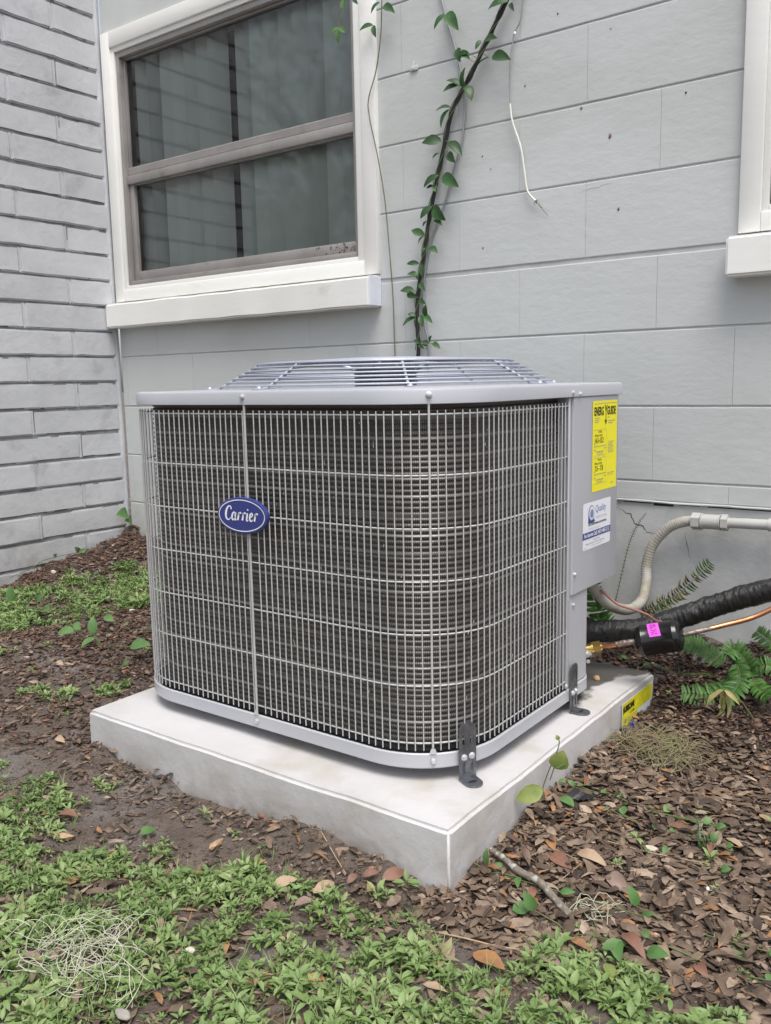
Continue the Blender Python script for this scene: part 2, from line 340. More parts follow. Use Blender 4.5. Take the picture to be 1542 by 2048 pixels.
# ------------------------------------------------------------------ ground
Z0 = 1.9325; PADX0, PADX1, PADY0, PADY1, PADZ = 1.388, 2.373, -1.206, -.241, .2606
GC = np.array([  # control heights read where the soil meets pad and walls
 (1.37,-1.215,.172),(1.438,-1.215,.190),(1.526,-1.215,.163),(1.653,-1.215,.165),(1.739,-1.215,.151),(1.851,-1.215,.149),(1.936,-1.215,.157),(2.041,-1.215,.180),(2.103,-1.215,.180),
 (2.184,-1.215,.168),(2.241,-1.215,.171),(2.303,-1.215,.146),(2.38,-1.21,.143),(2.382,-1.106,.162),(2.382,-.977,.170),(2.382,-.916,.188),(2.382,-.807,.176),(2.382,-.66,.190),
 (2.382,-.462,.174),(2.382,-.299,.180),(2.36,-.24,.20),(2.0,-.2,.24),(1.6,-.2,.25),(1.40,-.5,.23),(1.40,-.8,.22),(1.40,-1.0,.21),(1.38,-1.15,.185),
 (0,-.615,.258),(0,-.489,.282),(0,-.398,.315),(0,-.262,.325),(0,-.114,.361),(0.015,0,.41),(.085,0,.36),(.4,0,.31),(.9,0,.27),(1.5,0,.27),(2.187,0,.30),(2.275,0,.295),(2.41,0,.30),(2.59,0,.302),(3.2,0,.30),(4,0,.29),
 (.4,-.4,.25),(.5,-.9,.225),(.9,-.64,.225),(1.0,-1.2,.195),(0,-1.2,.21),(-.8,-1.5,.18),(1.4,-1.5,.158),(1.7,-1.45,.152),(2.0,-1.4,.148),(2.3,-1.3,.142),(2.2,-1.6,.14),(1.6,-1.8,.14),(2.6,-1.6,.13),(2.6,-1.2,.148),
 (2.55,-.9,.160),(2.6,-.6,.172),(2.8,-.9,.155),(2.65,-.35,.195),(3.0,-.3,.21),(3.2,-.8,.16),(3.0,-1.5,.13),(3.5,-2.2,.12),(2.2,-2.5,.12),(1,-2.2,.13),(2.45,-.12,.235),(2.6,-.15,.25),(2.3,-.12,.25)])
def gz_arr(X, Y):
    num = np.zeros_like(X); den = np.zeros_like(X)
    for x, y, z in GC:
        d2 = (X - x) ** 2 + (Y - y) ** 2 + 2.5e-4; w_ = d2 ** -1.6; num += w_ * z; den += w_
    far = 1e-6 + 0 * X; z = num / (den + far)
    t = np.clip((np.hypot(X - 1.8, Y + .8) - 2.5) / 3, 0, 1)
    return z * (1 - t) + .11 * t
def fine(x, y):
    v = Vector((x, y, 0))
    return .006 * noise.noise(v * 9) + .0035 * noise.noise(v * 31) + .002 * noise.noise(v * 80)
def gz(x, y): return float(gz_arr(np.array([x], float), np.array([y], float))[0]) + fine(x, y)
def axis(lo, hi, step, far):
    a = list(np.arange(lo, hi + step / 2, step)); d = step; x = lo; L = []
    while x > -far: d *= 1.45; x -= d; L.append(x)
    R = []; d = step; x = hi
    while x < far: d *= 1.45; x += d; R.append(x)
    return np.array(L[::-1] + a + R)
ax = axis(-.05, 3.4, .011, 120); ay = axis(-2.0, .02, .011, 120)
XX, YY = np.meshgrid(ax, ay); ZZ = gz_arr(XX, YY)
nx, ny = len(ax), len(ay)
fz = np.array([fine(x, y) if (-.3 < x < 3.8 and -2.6 < y < .2) else 0. for x, y in zip(XX.ravel(), YY.ravel())]).reshape(XX.shape)
ZZ = ZZ + fz
gme = bpy.data.meshes.new('ground'); gme.vertices.add(nx * ny)
gme.vertices.foreach_set('co', np.stack([XX, YY, ZZ], -1).ravel().astype(np.float32))
idx = np.arange(nx * ny).reshape(ny, nx); q = np.stack([idx[:-1, :-1], idx[:-1, 1:], idx[1:, 1:], idx[1:, :-1]], -1).reshape(-1, 4)
gme.loops.add(q.size); gme.loops.foreach_set('vertex_index', q.ravel().astype(np.int32)); gme.polygons.add(len(q))
gme.polygons.foreach_set('loop_start', (np.arange(len(q)) * 4).astype(np.int32)); gme.polygons.foreach_set('loop_total', np.full(len(q), 4, np.int32))
gme.polygons.foreach_set('use_smooth', np.ones(len(q), bool)); gme.materials.append(M_soil); gme.update(calc_edges=True)
ground = bpy.data.objects.new('ground', gme); C.objects.link(ground); tag(ground, 'sandy brown soil sloping up to the house walls', None, None, 'structure')
def G3(p, up=0.0): return Vector((p[0], p[1], gz(p[0], p[1]) + up))

# ------------------------------------------------------------------ block wall of the house (plane y = 0)
house = thing('block_wall', 'light grey painted concrete block wall behind the air conditioner', 'wall', (1.5, 0, .2))
WX0, WX1, WZ0, WZ1 = .015, 1.365, 1.342, 2.375        # casing of the window in view
W2X0, W2Z0 = 2.476, 1.342                             # the second window, cut by the frame
CH = .2032; BL = .4064
g = G()     # mortar face / backing, with openings for the windows
for (a, b, c, d) in ((0, 4.6, -.2, WZ0 - .1), (0, WX0 + .07, WZ0 - .1, 3.3), (WX1 - .07, W2X0 + .06, WZ0 - .1, 3.3), (WX0 + .07, WX1 - .07, WZ1 - .05, 3.3), (W2X0 + .06, 3.4, WZ1 - .05, 3.3), (3.4, 4.6, WZ0 - .1, 3.3)):
    g.box(a, b, .0034, .19, c, d)
g.mk('mortar', M_joint, house)
def wall_block(x0, x1, z0, z1, y=0.0):
    if x1 - x0 < .012 or z1 - z0 < .012: return
    b = G(); j = random.uniform(-.0003, .0003)
    pr = [(y + .03, z0), (y + j + .0022, z0), (y + j + .0006, z0 + .0008), (y + j, z0 + .0026), (y + j, z1 - .0026), (y + j + .0006, z1 - .0008), (y + j + .0022, z1), (y + .03, z1)]
    n_ = max(2, int((x1 - x0) / .03)); zm_ = (z0 + z1) / 2
    xs_ = [x0 + .0004 + (x1 - x0 - .0008) * i / n_ for i in range(n_ + 1)]
    b.V = [(x, p_[0], p_[1] + (.0011 * noise.noise(Vector((x * 23, z0 * 50, 0))) + .0006 * noise.noise(Vector((x * 70, z0 * 50, 5)))) * (1 if p_[1] > zm_ else .5)) for x in xs_ for p_ in pr]
    b.F = [(8 * k + i, 8 * k + i + 1, 8 * k + i + 9, 8 * k + i + 8) for k in range(n_) for i in range(7)] + [tuple(range(7, -1, -1)), tuple(range(8 * n_, 8 * n_ + 8))]; b.mk('block', M_wall, house, origin=((x0 + x1) / 2, y, (z0 + z1) / 2))
ho = [(WX0 + .02, WX1 - .02, WZ0 - .03, WZ1 - .03), (W2X0 + .02, 9, WZ0 - .03, WZ1 - .03)]
for k in range(-6, 10):
    zt = Z0 - k * CH; zb = zt - CH; zt -= .0022; zb += .0022
    off = 2.067 if k % 2 == 0 else 1.864
    # split a course in z where an opening edge crosses it
    cuts = [zb, zt] + [c for h in ho for c in h[2:] if zb < c < zt]; cuts = sorted(set(cuts))
    for zi in range(len(cuts) - 1):
        za, zc = cuts[zi], cuts[zi + 1]; zm = (za + zc) / 2
        n0 = math.floor((0 - off) / BL)
        for n_ in range(n0, n0 + 14):
            xa, xb = max(.004, off + n_ * BL), min(4.5, off + (n_ + 1) * BL)
            if xb <= xa: continue
            seg = [(xa, xb)]
            for h in ho:
                if h[2] < zm < h[3]:
                    ns = []
                    for (s0, s1) in seg:
                        if s0 < h[0]: ns.append((s0, min(s1, h[0])))
                        if s1 > h[1]: ns.append((max(s0, h[1]), s1))
                    seg = [s_ for s_ in ns if s_[1] > s_[0]]
            for s0, s1 in seg:
                low = s0 > 1.6
                if low and zc > .661 > za:
                    wall_block(s0, s1, .661, zc, 0); wall_block(s0, s1, za, .655, .004)
                elif low and zc < .66: wall_block(s0, s1, za, zc, .004)
                else: wall_block(s0, s1, za, zc, 0)
# lip of thick old paint where the upper courses overhang the footing
P = [(1.62 + i * .06, -.001 + .002 * noise.noise(Vector((i * .7, 0, 0))), .6575 + .0022 * noise.noise(Vector((i * .45, 3, 0)))) for i in range(50)]
G().tube(smoothpath(P, 2), .0032, 6).mk('paint_lip', M_wall, house, smooth=60)
g = G()
for x0, x1, th in ((2.19, 2.27, .004), (2.275, 2.33, .009), (2.345, 2.40, .004), (2.42, 2.62, .005)):
    g.box(x0, x1, .0032, .012, .6555 - th, .6555)
g.mk('paint_gap', M_dark, house)
def crack(pts, r=.0008, m=M_dark):
    g = G(); P = smoothpath([Vector(p) for p in pts], 6)
    P = [p + Vector((random.uniform(-1, 1) * .0016, 0, random.uniform(-1, 1) * .0016)) for p in P]
    g.tube(P, r, 4, rf=lambda t: r * (.45 + .8 * math.sin(math.pi * min(1, max(0, t))) * random.uniform(.6, 1.1))); g.mk('crack', m, house)
crack([(2.1705, 0.0040, 0.6350), (2.1941, 0.0040, 0.6225), (2.2116, 0.0040, 0.6153), (2.2236, 0.0040, 0.5922), (2.2465, 0.0040, 0.5870), (2.2553, 0.0040, 0.5737), (2.2850, 0.0040, 0.5651)], .0016)
crack([(2.3187, 0.0040, 0.5472), (2.3388, 0.0040, 0.5588), (2.3654, 0.0040, 0.5708), (2.4088, 0.0040, 0.5813), (2.4414, 0.0040, 0.5775), (2.4697, 0.0040, 0.5720), (2.4880, 0.0040, 0.5563), (2.4916, 0.0040, 0.5261)], .0009, M_joint)
crack([(2.3625, 0.0040, 0.5801), (2.3672, 0.0040, 0.5559), (2.3746, 0.0040, 0.5319), (2.3795, 0.0040, 0.5049)], .0016, M_mortar)
crack([(2.2717, 0.0040, 0.4823), (2.2889, 0.0040, 0.4672), (2.2921, 0.0040, 0.4535)], .0008, M_joint)
crack([(2.2911, 0.0040, 0.4392), (2.3012, 0.0040, 0.4263)], .0009, M_joint)
crack([(2.0692, 0.0000, 1.4410), (2.0668, 0.0000, 1.4055), (2.0687, 0.0000, 1.3801)], .0008, M_joint)
crack([(1.9457, 0.0000, 1.2499), (1.9768, 0.0000, 1.2627), (2.0043, 0.0000, 1.2701)], .0006, M_joint)
crack([(2.0347, 0.0000, 1.4957), (2.0639, 0.0000, 1.5049), (2.1072, 0.0000, 1.5093), (2.1424, 0.0000, 1.5146)], .0006, M_joint)
for (u_, r_, m_) in (((2.1332, 0.0000, 1.6335), .0062, M_rust), ((2.0508, 0.0000, 1.7199), .0042, M_rust), ((2.1606, 0.0000, 1.4426), .0042, M_rust), ((1.7426, 0.0000, 1.3842), .0022, M_dark), ((1.8800, 0.0000, 1.8107), .002, M_dark), ((2.3327, 0.0000, 1.7036), .0022, M_dark), ((1.7420, 0.0000, 1.6452), .0024, M_mortar),((1.7703, 0.0000, 1.6045), .0016, M_mortar),((2.1310, 0.0000, 1.9024), .0016, M_mortar),((1.9791, 0.0000, 1.9764), .0026, M_mortar)):
    g = G(); n_ = 9; ring = [(u_[0] + r_ * (.62 if m_ is M_rust else 1) * math.cos(6.283 * i / n_) * random.uniform(.8, 1.1), -.0016, u_[2] + r_ * math.sin(6.283 * i / n_) * random.uniform(.8, 1.1)) for i in range(n_)]
    ring2 = [(x + (x - u_[0]) * .25, .0004, z + (z - u_[2]) * .25) for x, _, z in ring]
    g.add(ring + ring2 + [(u_[0], -.003, u_[2])], [(n_ + i, n_ + (i + 1) % n_, (i + 1) % n_, i) for i in range(n_)] + [(i, (i + 1) % n_, 2 * n_) for i in range(n_)]); g.mk('paint_blemish', m_, house, smooth=60)
# little painted-over cable clip
c0 = (1.5056, 0.0000, 1.9367); g = G(); g.bbox(c0[0] - .014, c0[0] + .014, -.006, .001, c0[2] - .007, c0[2] + .007, .002, 2); g.tube([(c0[0], -.008, c0[2] - .004), (c0[0], -.002, c0[2] + .02)], .0022, 6); g.mk('cable_clip', M_wall, house, smooth=25)
tp = (1.3459, 0.0000, 2.1710)

def window(x0, x1, z0, z1, full=True):
    """painted casing with a stepped reveal, aluminium single-hung window behind it"""
    def ring(a0, a1, b0, b1, wl, wr, wt, wb, ya, yb, bev=.003):
        g = G(); g.bbox(a0, a0 + wl, ya, yb, b0, b1, bev, 2); g.bbox(a1 - wr, a1, ya, yb, b0, b1, bev, 2)
        g.bbox(a0 + wl, a1 - wr, ya + .0006, yb, b1 - wt, b1, bev, 2); g.bbox(a0 + wl, a1 - wr, ya + .0006, yb, b0, b0 + wb, bev, 2); return g
    win = ring(x0, x1, z0, z1, .052, .055, .060, .046, -.018, .03).mk('window', M_trim, house, smooth=25)
    ring(x0 + .052, x1 - .055, z0 + .046, z1 - .060, .016, .032, .018, .016, -.009, .05, .002).mk('inner_stop', M_trim, win, smooth=25)
    fx0, fx1, fz0, fz1 = x0 + .071, x1 - .089, z0 + .064, z1 - .080
    ring(fx0, fx1, fz0, fz1, .017, .012, .020, .016, -.002, .06, .0015).mk('frame', M_alu, win, smooth=25)
    zm = 1.835
    g = G(); g.bbox(fx0 + .017, fx1 - .012, .012, .05, zm - .002, zm + .026, .002, 1); g.mk('meeting_rail', M_alu, win, smooth=25)
    g = G(); g.bbox(fx0 + .017, fx1 - .012, .004, .042, zm - .038, zm - .004, .004, 2); g.mk('meeting_rail', M_alu, win, smooth=25)
    g = ring(fx0 + .018, fx1 - .013, fz0 + .017, zm - .038, .026, .010, .004, .036, .014, .04, .003); g.mk('lower_sash', M_alu, win, smooth=25)
    g = ring(fx0 + .018, fx1 - .013, zm + .026, fz1 - .021, .008, .006, .006, .004, .018, .04, .002); g.mk('upper_sash', M_alu, win, smooth=25)
    for (a, b) in ((fz0 + .05, zm - .04), (zm + .028, fz1 - .025)):
        G().add([(fx0 + .024, .030, a), (fx1 - .018, .030, a), (fx1 - .018, .030, b), (fx0 + .024, .030, b)], [(0, 1, 2, 3)]).mk('pane', M_glass, win)
    # dark room behind
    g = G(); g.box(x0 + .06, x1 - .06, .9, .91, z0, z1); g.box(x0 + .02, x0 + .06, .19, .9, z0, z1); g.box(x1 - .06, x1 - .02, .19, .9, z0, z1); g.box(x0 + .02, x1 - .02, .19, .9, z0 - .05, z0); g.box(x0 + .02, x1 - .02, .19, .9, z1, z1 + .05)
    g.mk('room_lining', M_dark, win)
    return win
win1 = window(WX0, WX1, WZ0, WZ1); win1['label'] = 'single hung aluminium window with white casing left of the vine'
# mildew on the right end of the lower sash rail
for i in range(46):
    x = 1.262 - abs(random.gauss(0, .09)); z = WZ0 + .064 + .020 + random.uniform(0, .030); r = random.uniform(.0012, .0035)
    if i == 0: mg = G()
    if x > 1.05: mg.add([(x + r * math.cos(a) * random.uniform(.6, 1.6), .0128, z + r * math.sin(a)) for a in (0, 1, 2.1, 3.1, 4.2, 5.2)], [(0, 5, 4, 3, 2, 1)])
tag(mg.mk('mildew_patch', M_mildew, win1), kind='stuff')
win2 = window(W2X0, W2X0 + 1.2, W2Z0, WZ1); win2['label'] = 'white framed window cut by the right edge of the photo'
def sill(x0, x1, z0, z1, bare=False):
    bm = bmesh.new(); bmesh.ops.create_cube(bm, size=1); y0, y1 = -.068, .02
    for v in bm.verts: v.co = Vector(((x0 + x1) / 2 + v.co.x * (x1 - x0), (y0 + y1) / 2 + v.co.y * (y1 - y0), (z0 + z1) / 2 + v.co.z * (z1 - z0) + (-.012 if v.co.z > 0 and v.co.y < 0 else 0)))
    bmesh.ops.bevel(bm, geom=bm.edges[:], offset=.006, segments=3, affect='EDGES'); bmesh.ops.subdivide_edges(bm, edges=[e for e in bm.edges if e.calc_length() > .5], cuts=40)
    for v in bm.verts: v.co += Vector((0, .0025 * noise.noise(v.co * 14), .002 * noise.noise(v.co * 11 + Vector((5, 0, 0)))))
    bm.verts.index_update(); o = mk('window_sill', [v.co[:] for v in bm.verts], [[v.index for v in f.verts] for f in bm.faces], M_trim, house, smooth=25, origin=(x0, y0, z0)); bm.free(); return o
sill(.006, 1.362, 1.236, 1.343)
sl2 = sill(2.462, 3.8, 1.236, 1.343)
g = G(); g.bbox(1.3615, 1.3645, -.066, -.001, 1.240, 1.333, .001, 1); g.mk('sill_end', M_trim2, house)
# vertical blinds hang inside
bl = thing('vertical_blind', 'pale grey green vertical blind hanging behind the left window', 'blind', (.7, .1, 1.4))
xs = []; x = .14
while x < 1.30:
    xs.append(x); x += .070
for i, x in enumerate(xs):
    if .60 < x < .645: continue
    a = .38 + random.uniform(-.12, .12) + (.35 if .50 < x < .60 else 0) + (.5 if x < .22 else 0); ca, sa = math.cos(a), math.sin(a); hw = .0385; g = G()
    pr = [(x + ca * t * hw, .095 + sa * t * hw - .004 * (1 - t * t), 0) for t in (-1, -.5, 0, .5, 1)]
    V = [(px, py, z) for z in (1.40, 2.30) for px, py, _ in pr]; g.add(V, [(j, j + 1, j + 6, j + 5) for j in range(4)]); g.mk('slat', M_blind, bl, smooth=60)
bl2 = thing('roller_blind', 'white blind hanging inside the right hand window', 'blind', (3.0, .1, 1.4))
G().box(2.55, 3.5, .095, .10, 1.40, 2.32).mk('blind_sheet', M_white, bl2)

# ------------------------------------------------------------------ brick wall (plane x = 0)
bw = thing('brick_wall', 'blue grey painted brick wall with dark joints at the left', 'wall', (-.1, -.4, .2))
YE = -.76
g = G(); g.box(-1.2, -.006, YE + .006, -.018, -.2, 3.3); g.mk('mortar', M_mortar, bw)
def brick_mesh(L, H):
    bm = bmesh.new(); bmesh.ops.create_cube(bm, size=1)
    for v in bm.verts: v.co = Vector((v.co.x * .09, v.co.y * L, v.co.z * H))
    bmesh.ops.bevel(bm, geom=bm.edges[:], offset=.0055, segments=2, affect='EDGES')
    bmesh.ops.subdivide_edges(bm, edges=[e for e in bm.edges if e.calc_length() > .08 and abs((e.verts[0].co - e.verts[1].co).y) > .05], cuts=7)
    bmesh.ops.subdivide_edges(bm, edges=[e for e in bm.edges if abs((e.verts[0].co - e.verts[1].co).z) > .05], cuts=2)
    s = Vector((random.uniform(0, 99), random.uniform(0, 99), 0))
    for v in bm.verts:
        if v.co.x > 0: v.co += Vector((.0028 * noise.noise(v.co * 17 + s), 0, .0030 * noise.noise(Vector((v.co.y * 22, 0 if v.co.z < 0 else 7, 0)) + s)))
    bm.verts.index_update(); me = bpy.data.meshes.new('brick'); me.from_pydata([v.co[:] for v in bm.verts], [], [[v.index for v in f.verts] for f in bm.faces]); bm.free()
    me.materials.append(M_brick); me.polygons.foreach_set('use_smooth', [True] * len(me.polygons)); me.set_sharp_from_angle(angle=math.radians(55)); return me
bvar = {}
for k in range(0, 30):
    zt = Z0 + 7 * .1016 - k * .1016; zc = zt - .0508
    if zc < .1: break
    off = -.222 if (round((Z0 + .1016 * 7 - zt) / .1016) % 2 == 0) else -.425
    edges = [-.019]; y = off
    while y > YE + .03: edges.append(y); y -= .4064
    edges.append(YE)
    for i in range(len(edges) - 1):
        a, b = edges[i], edges[i + 1]; L = round(a - b - .008, 3); key = (L, random.randint(0, 3))
        if i: G().bbox(-.03, -.0040, a - .0060, a + .0060, zc - .0462, zc + .0462, .0015).mk('head_joint', M_brick, bw)
        if key not in bvar: bvar[key] = brick_mesh(L, .0942)
        o = inst(bvar[key], 'brick', bw, (-.045 + random.uniform(-.002, .0025), (a + b) / 2, zc), Matrix.Rotation(random.uniform(-.006, .006), 3, 'Z').to_quaternion())
g = G()
P = [(-.020 + .004 * noise.noise(Vector((z * 6, 0, 0))), -.016, .2 + z) for z in np.arange(0, 3, .03)]
g.tube(P, .021, 12).mk('corner_filler', M_brick, bw, smooth=60)

# ------------------------------------------------------------------ equipment pad
pad = thing('equipment_pad', 'pale lightweight equipment pad under the air conditioner with a yellow sticker', 'pad', ((PADX0 + PADX1) / 2, (PADY0 + PADY1) / 2, .12))
bm = bmesh.new(); bmesh.ops.create_cube(bm, size=1)
for v in bm.verts: v.co = Vector(((PADX0 + PADX1) / 2 + v.co.x * (PADX1 - PADX0), (PADY0 + PADY1) / 2 + v.co.y * (PADY1 - PADY0), .18 + v.co.z * .1612))
bmesh.ops.bevel(bm, geom=bm.edges[:], offset=.0065, segments=5, affect='EDGES')
bmesh.ops.subdivide_edges(bm, edges=[e for e in bm.edges if e.calc_length() > .5], cuts=60, use_grid_fill=True)
for v in bm.verts:
    v.co += Vector((.0024 * noise.noise(v.co * 9) + .0012 * noise.noise(v.co * 31), .0024 * noise.noise(v.co * 9 + Vector((9, 0, 0))) + .0012 * noise.noise(v.co * 31 + Vector((3, 0, 0))), .0022 * noise.noise(v.co * 7 + Vector((0, 9, 0))) if v.co.z > .2 else 0))
bm.verts.index_update(); mk('slab', [v.co[:] for v in bm.verts], [[v.index for v in f.verts] for f in bm.faces], M_pad, pad, smooth=60); bm.free()
# yellow sticker wrapped on the side face near the rear corner
def psd(x, y): return (PADX1 + .0035 - .0 * x, -.462 + x, .262 - .0035 + y - .010)
S = flat('sticker', [[(0, -.075), (.20, -.075), (.20, -.004), (0, -.004)]], psd, M_white, pad)
def psd2(x, y): p_ = psd(x, y); return (p_[0] + .0006, p_[1], p_[2])
def psd3(x, y): p_ = psd(x, y); return (p_[0] + .0011, p_[1], p_[2])
flat('sticker_print', [[(.004, -.073), (.10, -.073), (.10, -.046), (.196, -.046), (.196, -.006), (.004, -.006)]], psd2, M_yellow2, S)
stroke_text('HURRICANE', .019, lambda x, y: psd3(.006 + x, -.028 + y), M_ink, 'lettering', S, offset=.0014, sx=.66)
stroke_text('157 MPH', .010, lambda x, y: psd3(.05 + x, -.042 + y), M_ink, 'lettering', S, sx=.8)
flat('print_mark', [[(.022 + .006 * math.cos(a), -.050 + .006 * math.sin(a)) for a in np.linspace(0, 6.28, 10)[:-1]], [(.006 + .003 * math.cos(a), -.060 + .005 * math.sin(a)) for a in np.linspace(0, 6.28, 10)[:-1]]] + [rect(.035, -.049 - k * .006, .095, -.0475 - k * .006) for k in range(4)], psd3, M_ink2, S)

# ------------------------------------------------------------------ air conditioner
UX0, UX1, UY0, UY1, R = 1.402, 2.310, -1.105, -.205, .170
BASE, PANT, LIDB, LIDT = .2865, .3165, .9565, .9845
ac = thing('air_conditioner', 'grey outdoor air conditioner unit with wire guard and blue oval badge on a pale pad', 'air conditioner', ((UX0 + UX1) / 2, (UY0 + UY1) / 2, PADZ))
def outline(o=0.0, chamfer=((UX1, -.343), (2.17, UY1)), n=14):
    """counter-clockwise outline grown outward by o, rear right corner cut off"""
    x0, x1, y0, y1 = UX0 - o, UX1 + o, UY0 - o, UY1 + o; r = R + o; P = []
    for k in range(n + 1): a = math.pi + k / n * math.pi / 2; P.append((x0 + r + r * math.cos(a), y0 + r + r * math.sin(a)))
    for k in range(n + 1): a = 1.5 * math.pi + k / n * math.pi / 2; P.append((x1 - r + r * math.cos(a), y0 + r + r * math.sin(a)))
    P += [(c_[0], c_[1]) for c_ in chamfer]
    rb = .06 + o
    for k in range(7): a = .5 * math.pi + k / 6 * math.pi / 2; P.append((x0 + rb + rb * math.cos(a), y1 - rb + rb * math.sin(a)))
    return P
def dens(P, step=.04):
    out = []; n = len(P)
    for i in range(n):
        a, b = Vector(P[i]), Vector(P[(i + 1) % n]); m_ = max(1, int((b - a).length / step))
        for k in range(m_): out.append(tuple(a.lerp(b, k / m_)))
    return out
def loft(rings, close_last=False):
    g = G(); n = len(rings[0])
    for r_ in rings: g.V += list(r_)
    for i in range(len(rings) - 1):
        for j in range(n): g.F.append((i * n + j, i * n + (j + 1) % n, (i + 1) * n + (j + 1) % n, (i + 1) * n + j))
    return g
def rg(o, z, ch=((UX1, -.343), (2.17, UY1))): return [(x, y, z) for x, y in zip(*[list(t) for t in zip(*outl(o, ch))])]
def outl(o, ch):
    base = dens(outline(0, ch)); cx, cy = 1.856, -.655; res = []; n = len(base)
    for i, (x, y) in enumerate(base):
        a, b = Vector(base[i - 1]), Vector(base[(i + 1) % n]); t = (b - a).normalized(); res.append((x + t.y * o, y - t.x * o))
    return res
# top cover
lch = ((UX1, -.343), (2.17, UY1)); ol = outl(0, lch); cx, cy = 1.856, -.655
angs = [math.atan2(y - cy, x - cx) for x, y in ol]
def circ(r, z): return [(cx + r * math.cos(a), cy + r * math.sin(a), z) for a in angs]
rings = [rg(.003, LIDB + .012, lch), rg(.003, LIDB + .001, lch), rg(.0045, LIDB, lch), rg(.006, LIDB + .001, lch), rg(.006, LIDT - .006, lch), rg(.004, LIDT - .0018, lch), rg(.000, LIDT, lch), rg(-.008, LIDT, lch)]
rings += [circ(.372, LIDT + .002), circ(.362, LIDT + .004), circ(.352, LIDT + .001), circ(.346, LIDT - .012), circ(.344, LIDT - .075)]
loft(rings).mk('top_cover', M_unit, ac, smooth=40)
# base pan
pch = ((UX1, -.522), (2.304, -.508), (2.20, -.31), (2.10, UY1)); bch = [rg(-.03, BASE + .006, pch), rg(-.004, BASE + .001, pch), rg(.001, BASE + .0, pch), rg(.004, BASE + .003, pch), rg(.004, PANT - .002, pch), rg(.002, PANT, pch), rg(-.002, PANT - .001, pch), rg(-.003, BASE + .012, pch), rg(-.06, BASE + .012, pch)]
g = loft(bch); n = len(bch[0]); k = len(g.V) - n; g.F.append(tuple(range(n - 1, -1, -1))); g.F.append(tuple(range(k, k + n))); g.mk('base_pan', M_unit, ac, smooth=40)
for x, y in ((1.6, -.95), (2.12, -.95), (1.6, -.4), (2.1, -.4)): G().bbox(x - .04, x + .04, y - .04, y + .04, PADZ - .001, BASE + .004, .003).mk('rubber_foot', M_black, ac)
# coil: corrugated finned sheet that follows the case
def railpath(o, y_start=-.618, y_end=-.235, step=.012):
    """points + outward normals from the right side round the front to the left side's rear, distance o inside the case"""
    P = []; r = R - o; x0, x1, y0 = UX0 + o, UX1 - o, UY0 + o
    y = y_start
    while y > UY0 + R: P.append(((x1, y), (1, 0))); y -= step
    n_ = int(r * math.pi / 2 / step) + 1
    for k in range(n_ + 1): a = -k / n_ * math.pi / 2; P.append(((x1 - r + r * math.cos(a), y0 + r + r * math.sin(a)), (math.cos(a), math.sin(a))))
    x = x1 - r - step
    while x > x0 + r: P.append(((x, y0), (0, -1))); x -= step
    for k in range(n_ + 1): a = -math.pi / 2 - k / n_ * math.pi / 2; P.append(((x0 + r + r * math.cos(a), y0 + r + r * math.sin(a)), (math.cos(a), math.sin(a))))
    y = y0 + r + step
    while y < y_end: P.append(((x0, y), (-1, 0))); y += step
    return P
cp = railpath(.030, step=.016); zs = []; PER = .0104; AMP = .0024
zz = .305
while zz < .958:
    for ph, a in ((0, -1), (.22, .55), (.5, 1), (.78, .55)): zs.append((zz + ph * PER, a * AMP))
    zz += PER
V = []; UVc = []; s_ = 0
for i, ((x, y), (nx_, ny_)) in enumerate(cp):
    if i: s_ += math.dist((x, y), cp[i - 1][0])
    for z, a in zs: V.append((x + nx_ * a, y + ny_ * a, z)); UVc.append((s_, z))
m_ = len(zs); F = [(i * m_ + j, (i + 1) * m_ + j, (i + 1) * m_ + j + 1, i * m_ + j + 1) for i in range(len(cp) - 1) for j in range(m_ - 1)]
coil = mk('coil', V, F, M_coil, ac, smooth=170); coil['kind'] = 'stuff'; del coil['kind']
uvl = coil.data.uv_layers.new(name='along'); vi = np.zeros(len(coil.data.loops), np.int32); coil.data.loops.foreach_get('vertex_index', vi); uvl.data.foreach_set('uv', np.array(UVc, np.float32)[vi].ravel())
g = G()
for _ in range(90):
    i = random.randrange(8, len(cp) - 30); (x, y), (a, b) = cp[i]; z = random.uniform(.33, .93); L_ = random.uniform(.002, .007) * (3 if random.random() < .08 else 1); t = Vector((-b, a, 0)); c_ = Vector((x + a * .0045, y + b * .0045, z)) + t * random.uniform(-.008, .008); w_ = random.uniform(.0006, .0016); tl = random.uniform(-.4, .4)
    u_ = (Vector((0, 0, 1)) + t * tl).normalized() * L_ / 2; g.add([c_ - u_ - t * w_, c_ - u_ + t * w_, c_ + u_ + t * w_ * .5 + Vector((a, b, 0)) * .001, c_ + u_ - t * w_ * .5], [(0, 1, 2, 3)])
tag(g.mk('lint_fleck', M_pale, ac), kind='stuff')
# inner black liner so that light does not shine through, coil end headers
ip = railpath(.052, step=.03); g = G()
for (x, y), _ in ip: g.V += [(x, y, .30), (x, y, .957)]
g.F = [(2 * i, 2 * i + 2, 2 * i + 3, 2 * i + 1) for i in range(len(ip) - 1)]; g.mk('coil_backing', M_black, ac)
g = G(); ip = railpath(.012, step=.02)
for (x, y), (a, b) in ip: g.V += [(x, y, .3165), (x - a * .018, y - b * .018, .3165), (x, y, .300)]
for i in range(len(ip) - 1): g.F += [(3 * i, 3 * i + 1, 3 * i + 4, 3 * i + 3), (3 * i, 3 * i + 3, 3 * i + 5, 3 * i + 2)]
g.mk('drain_tray', M_black, ac)
g = G(); g.tube([(2.272, -.602, .32), (2.272, -.602, .955)], .006, 6); g.tube([(2.255, -.59, .32), (2.255, -.59, .955)], .008, 6); g.mk('header_tube', M_copper2, ac, smooth=60)
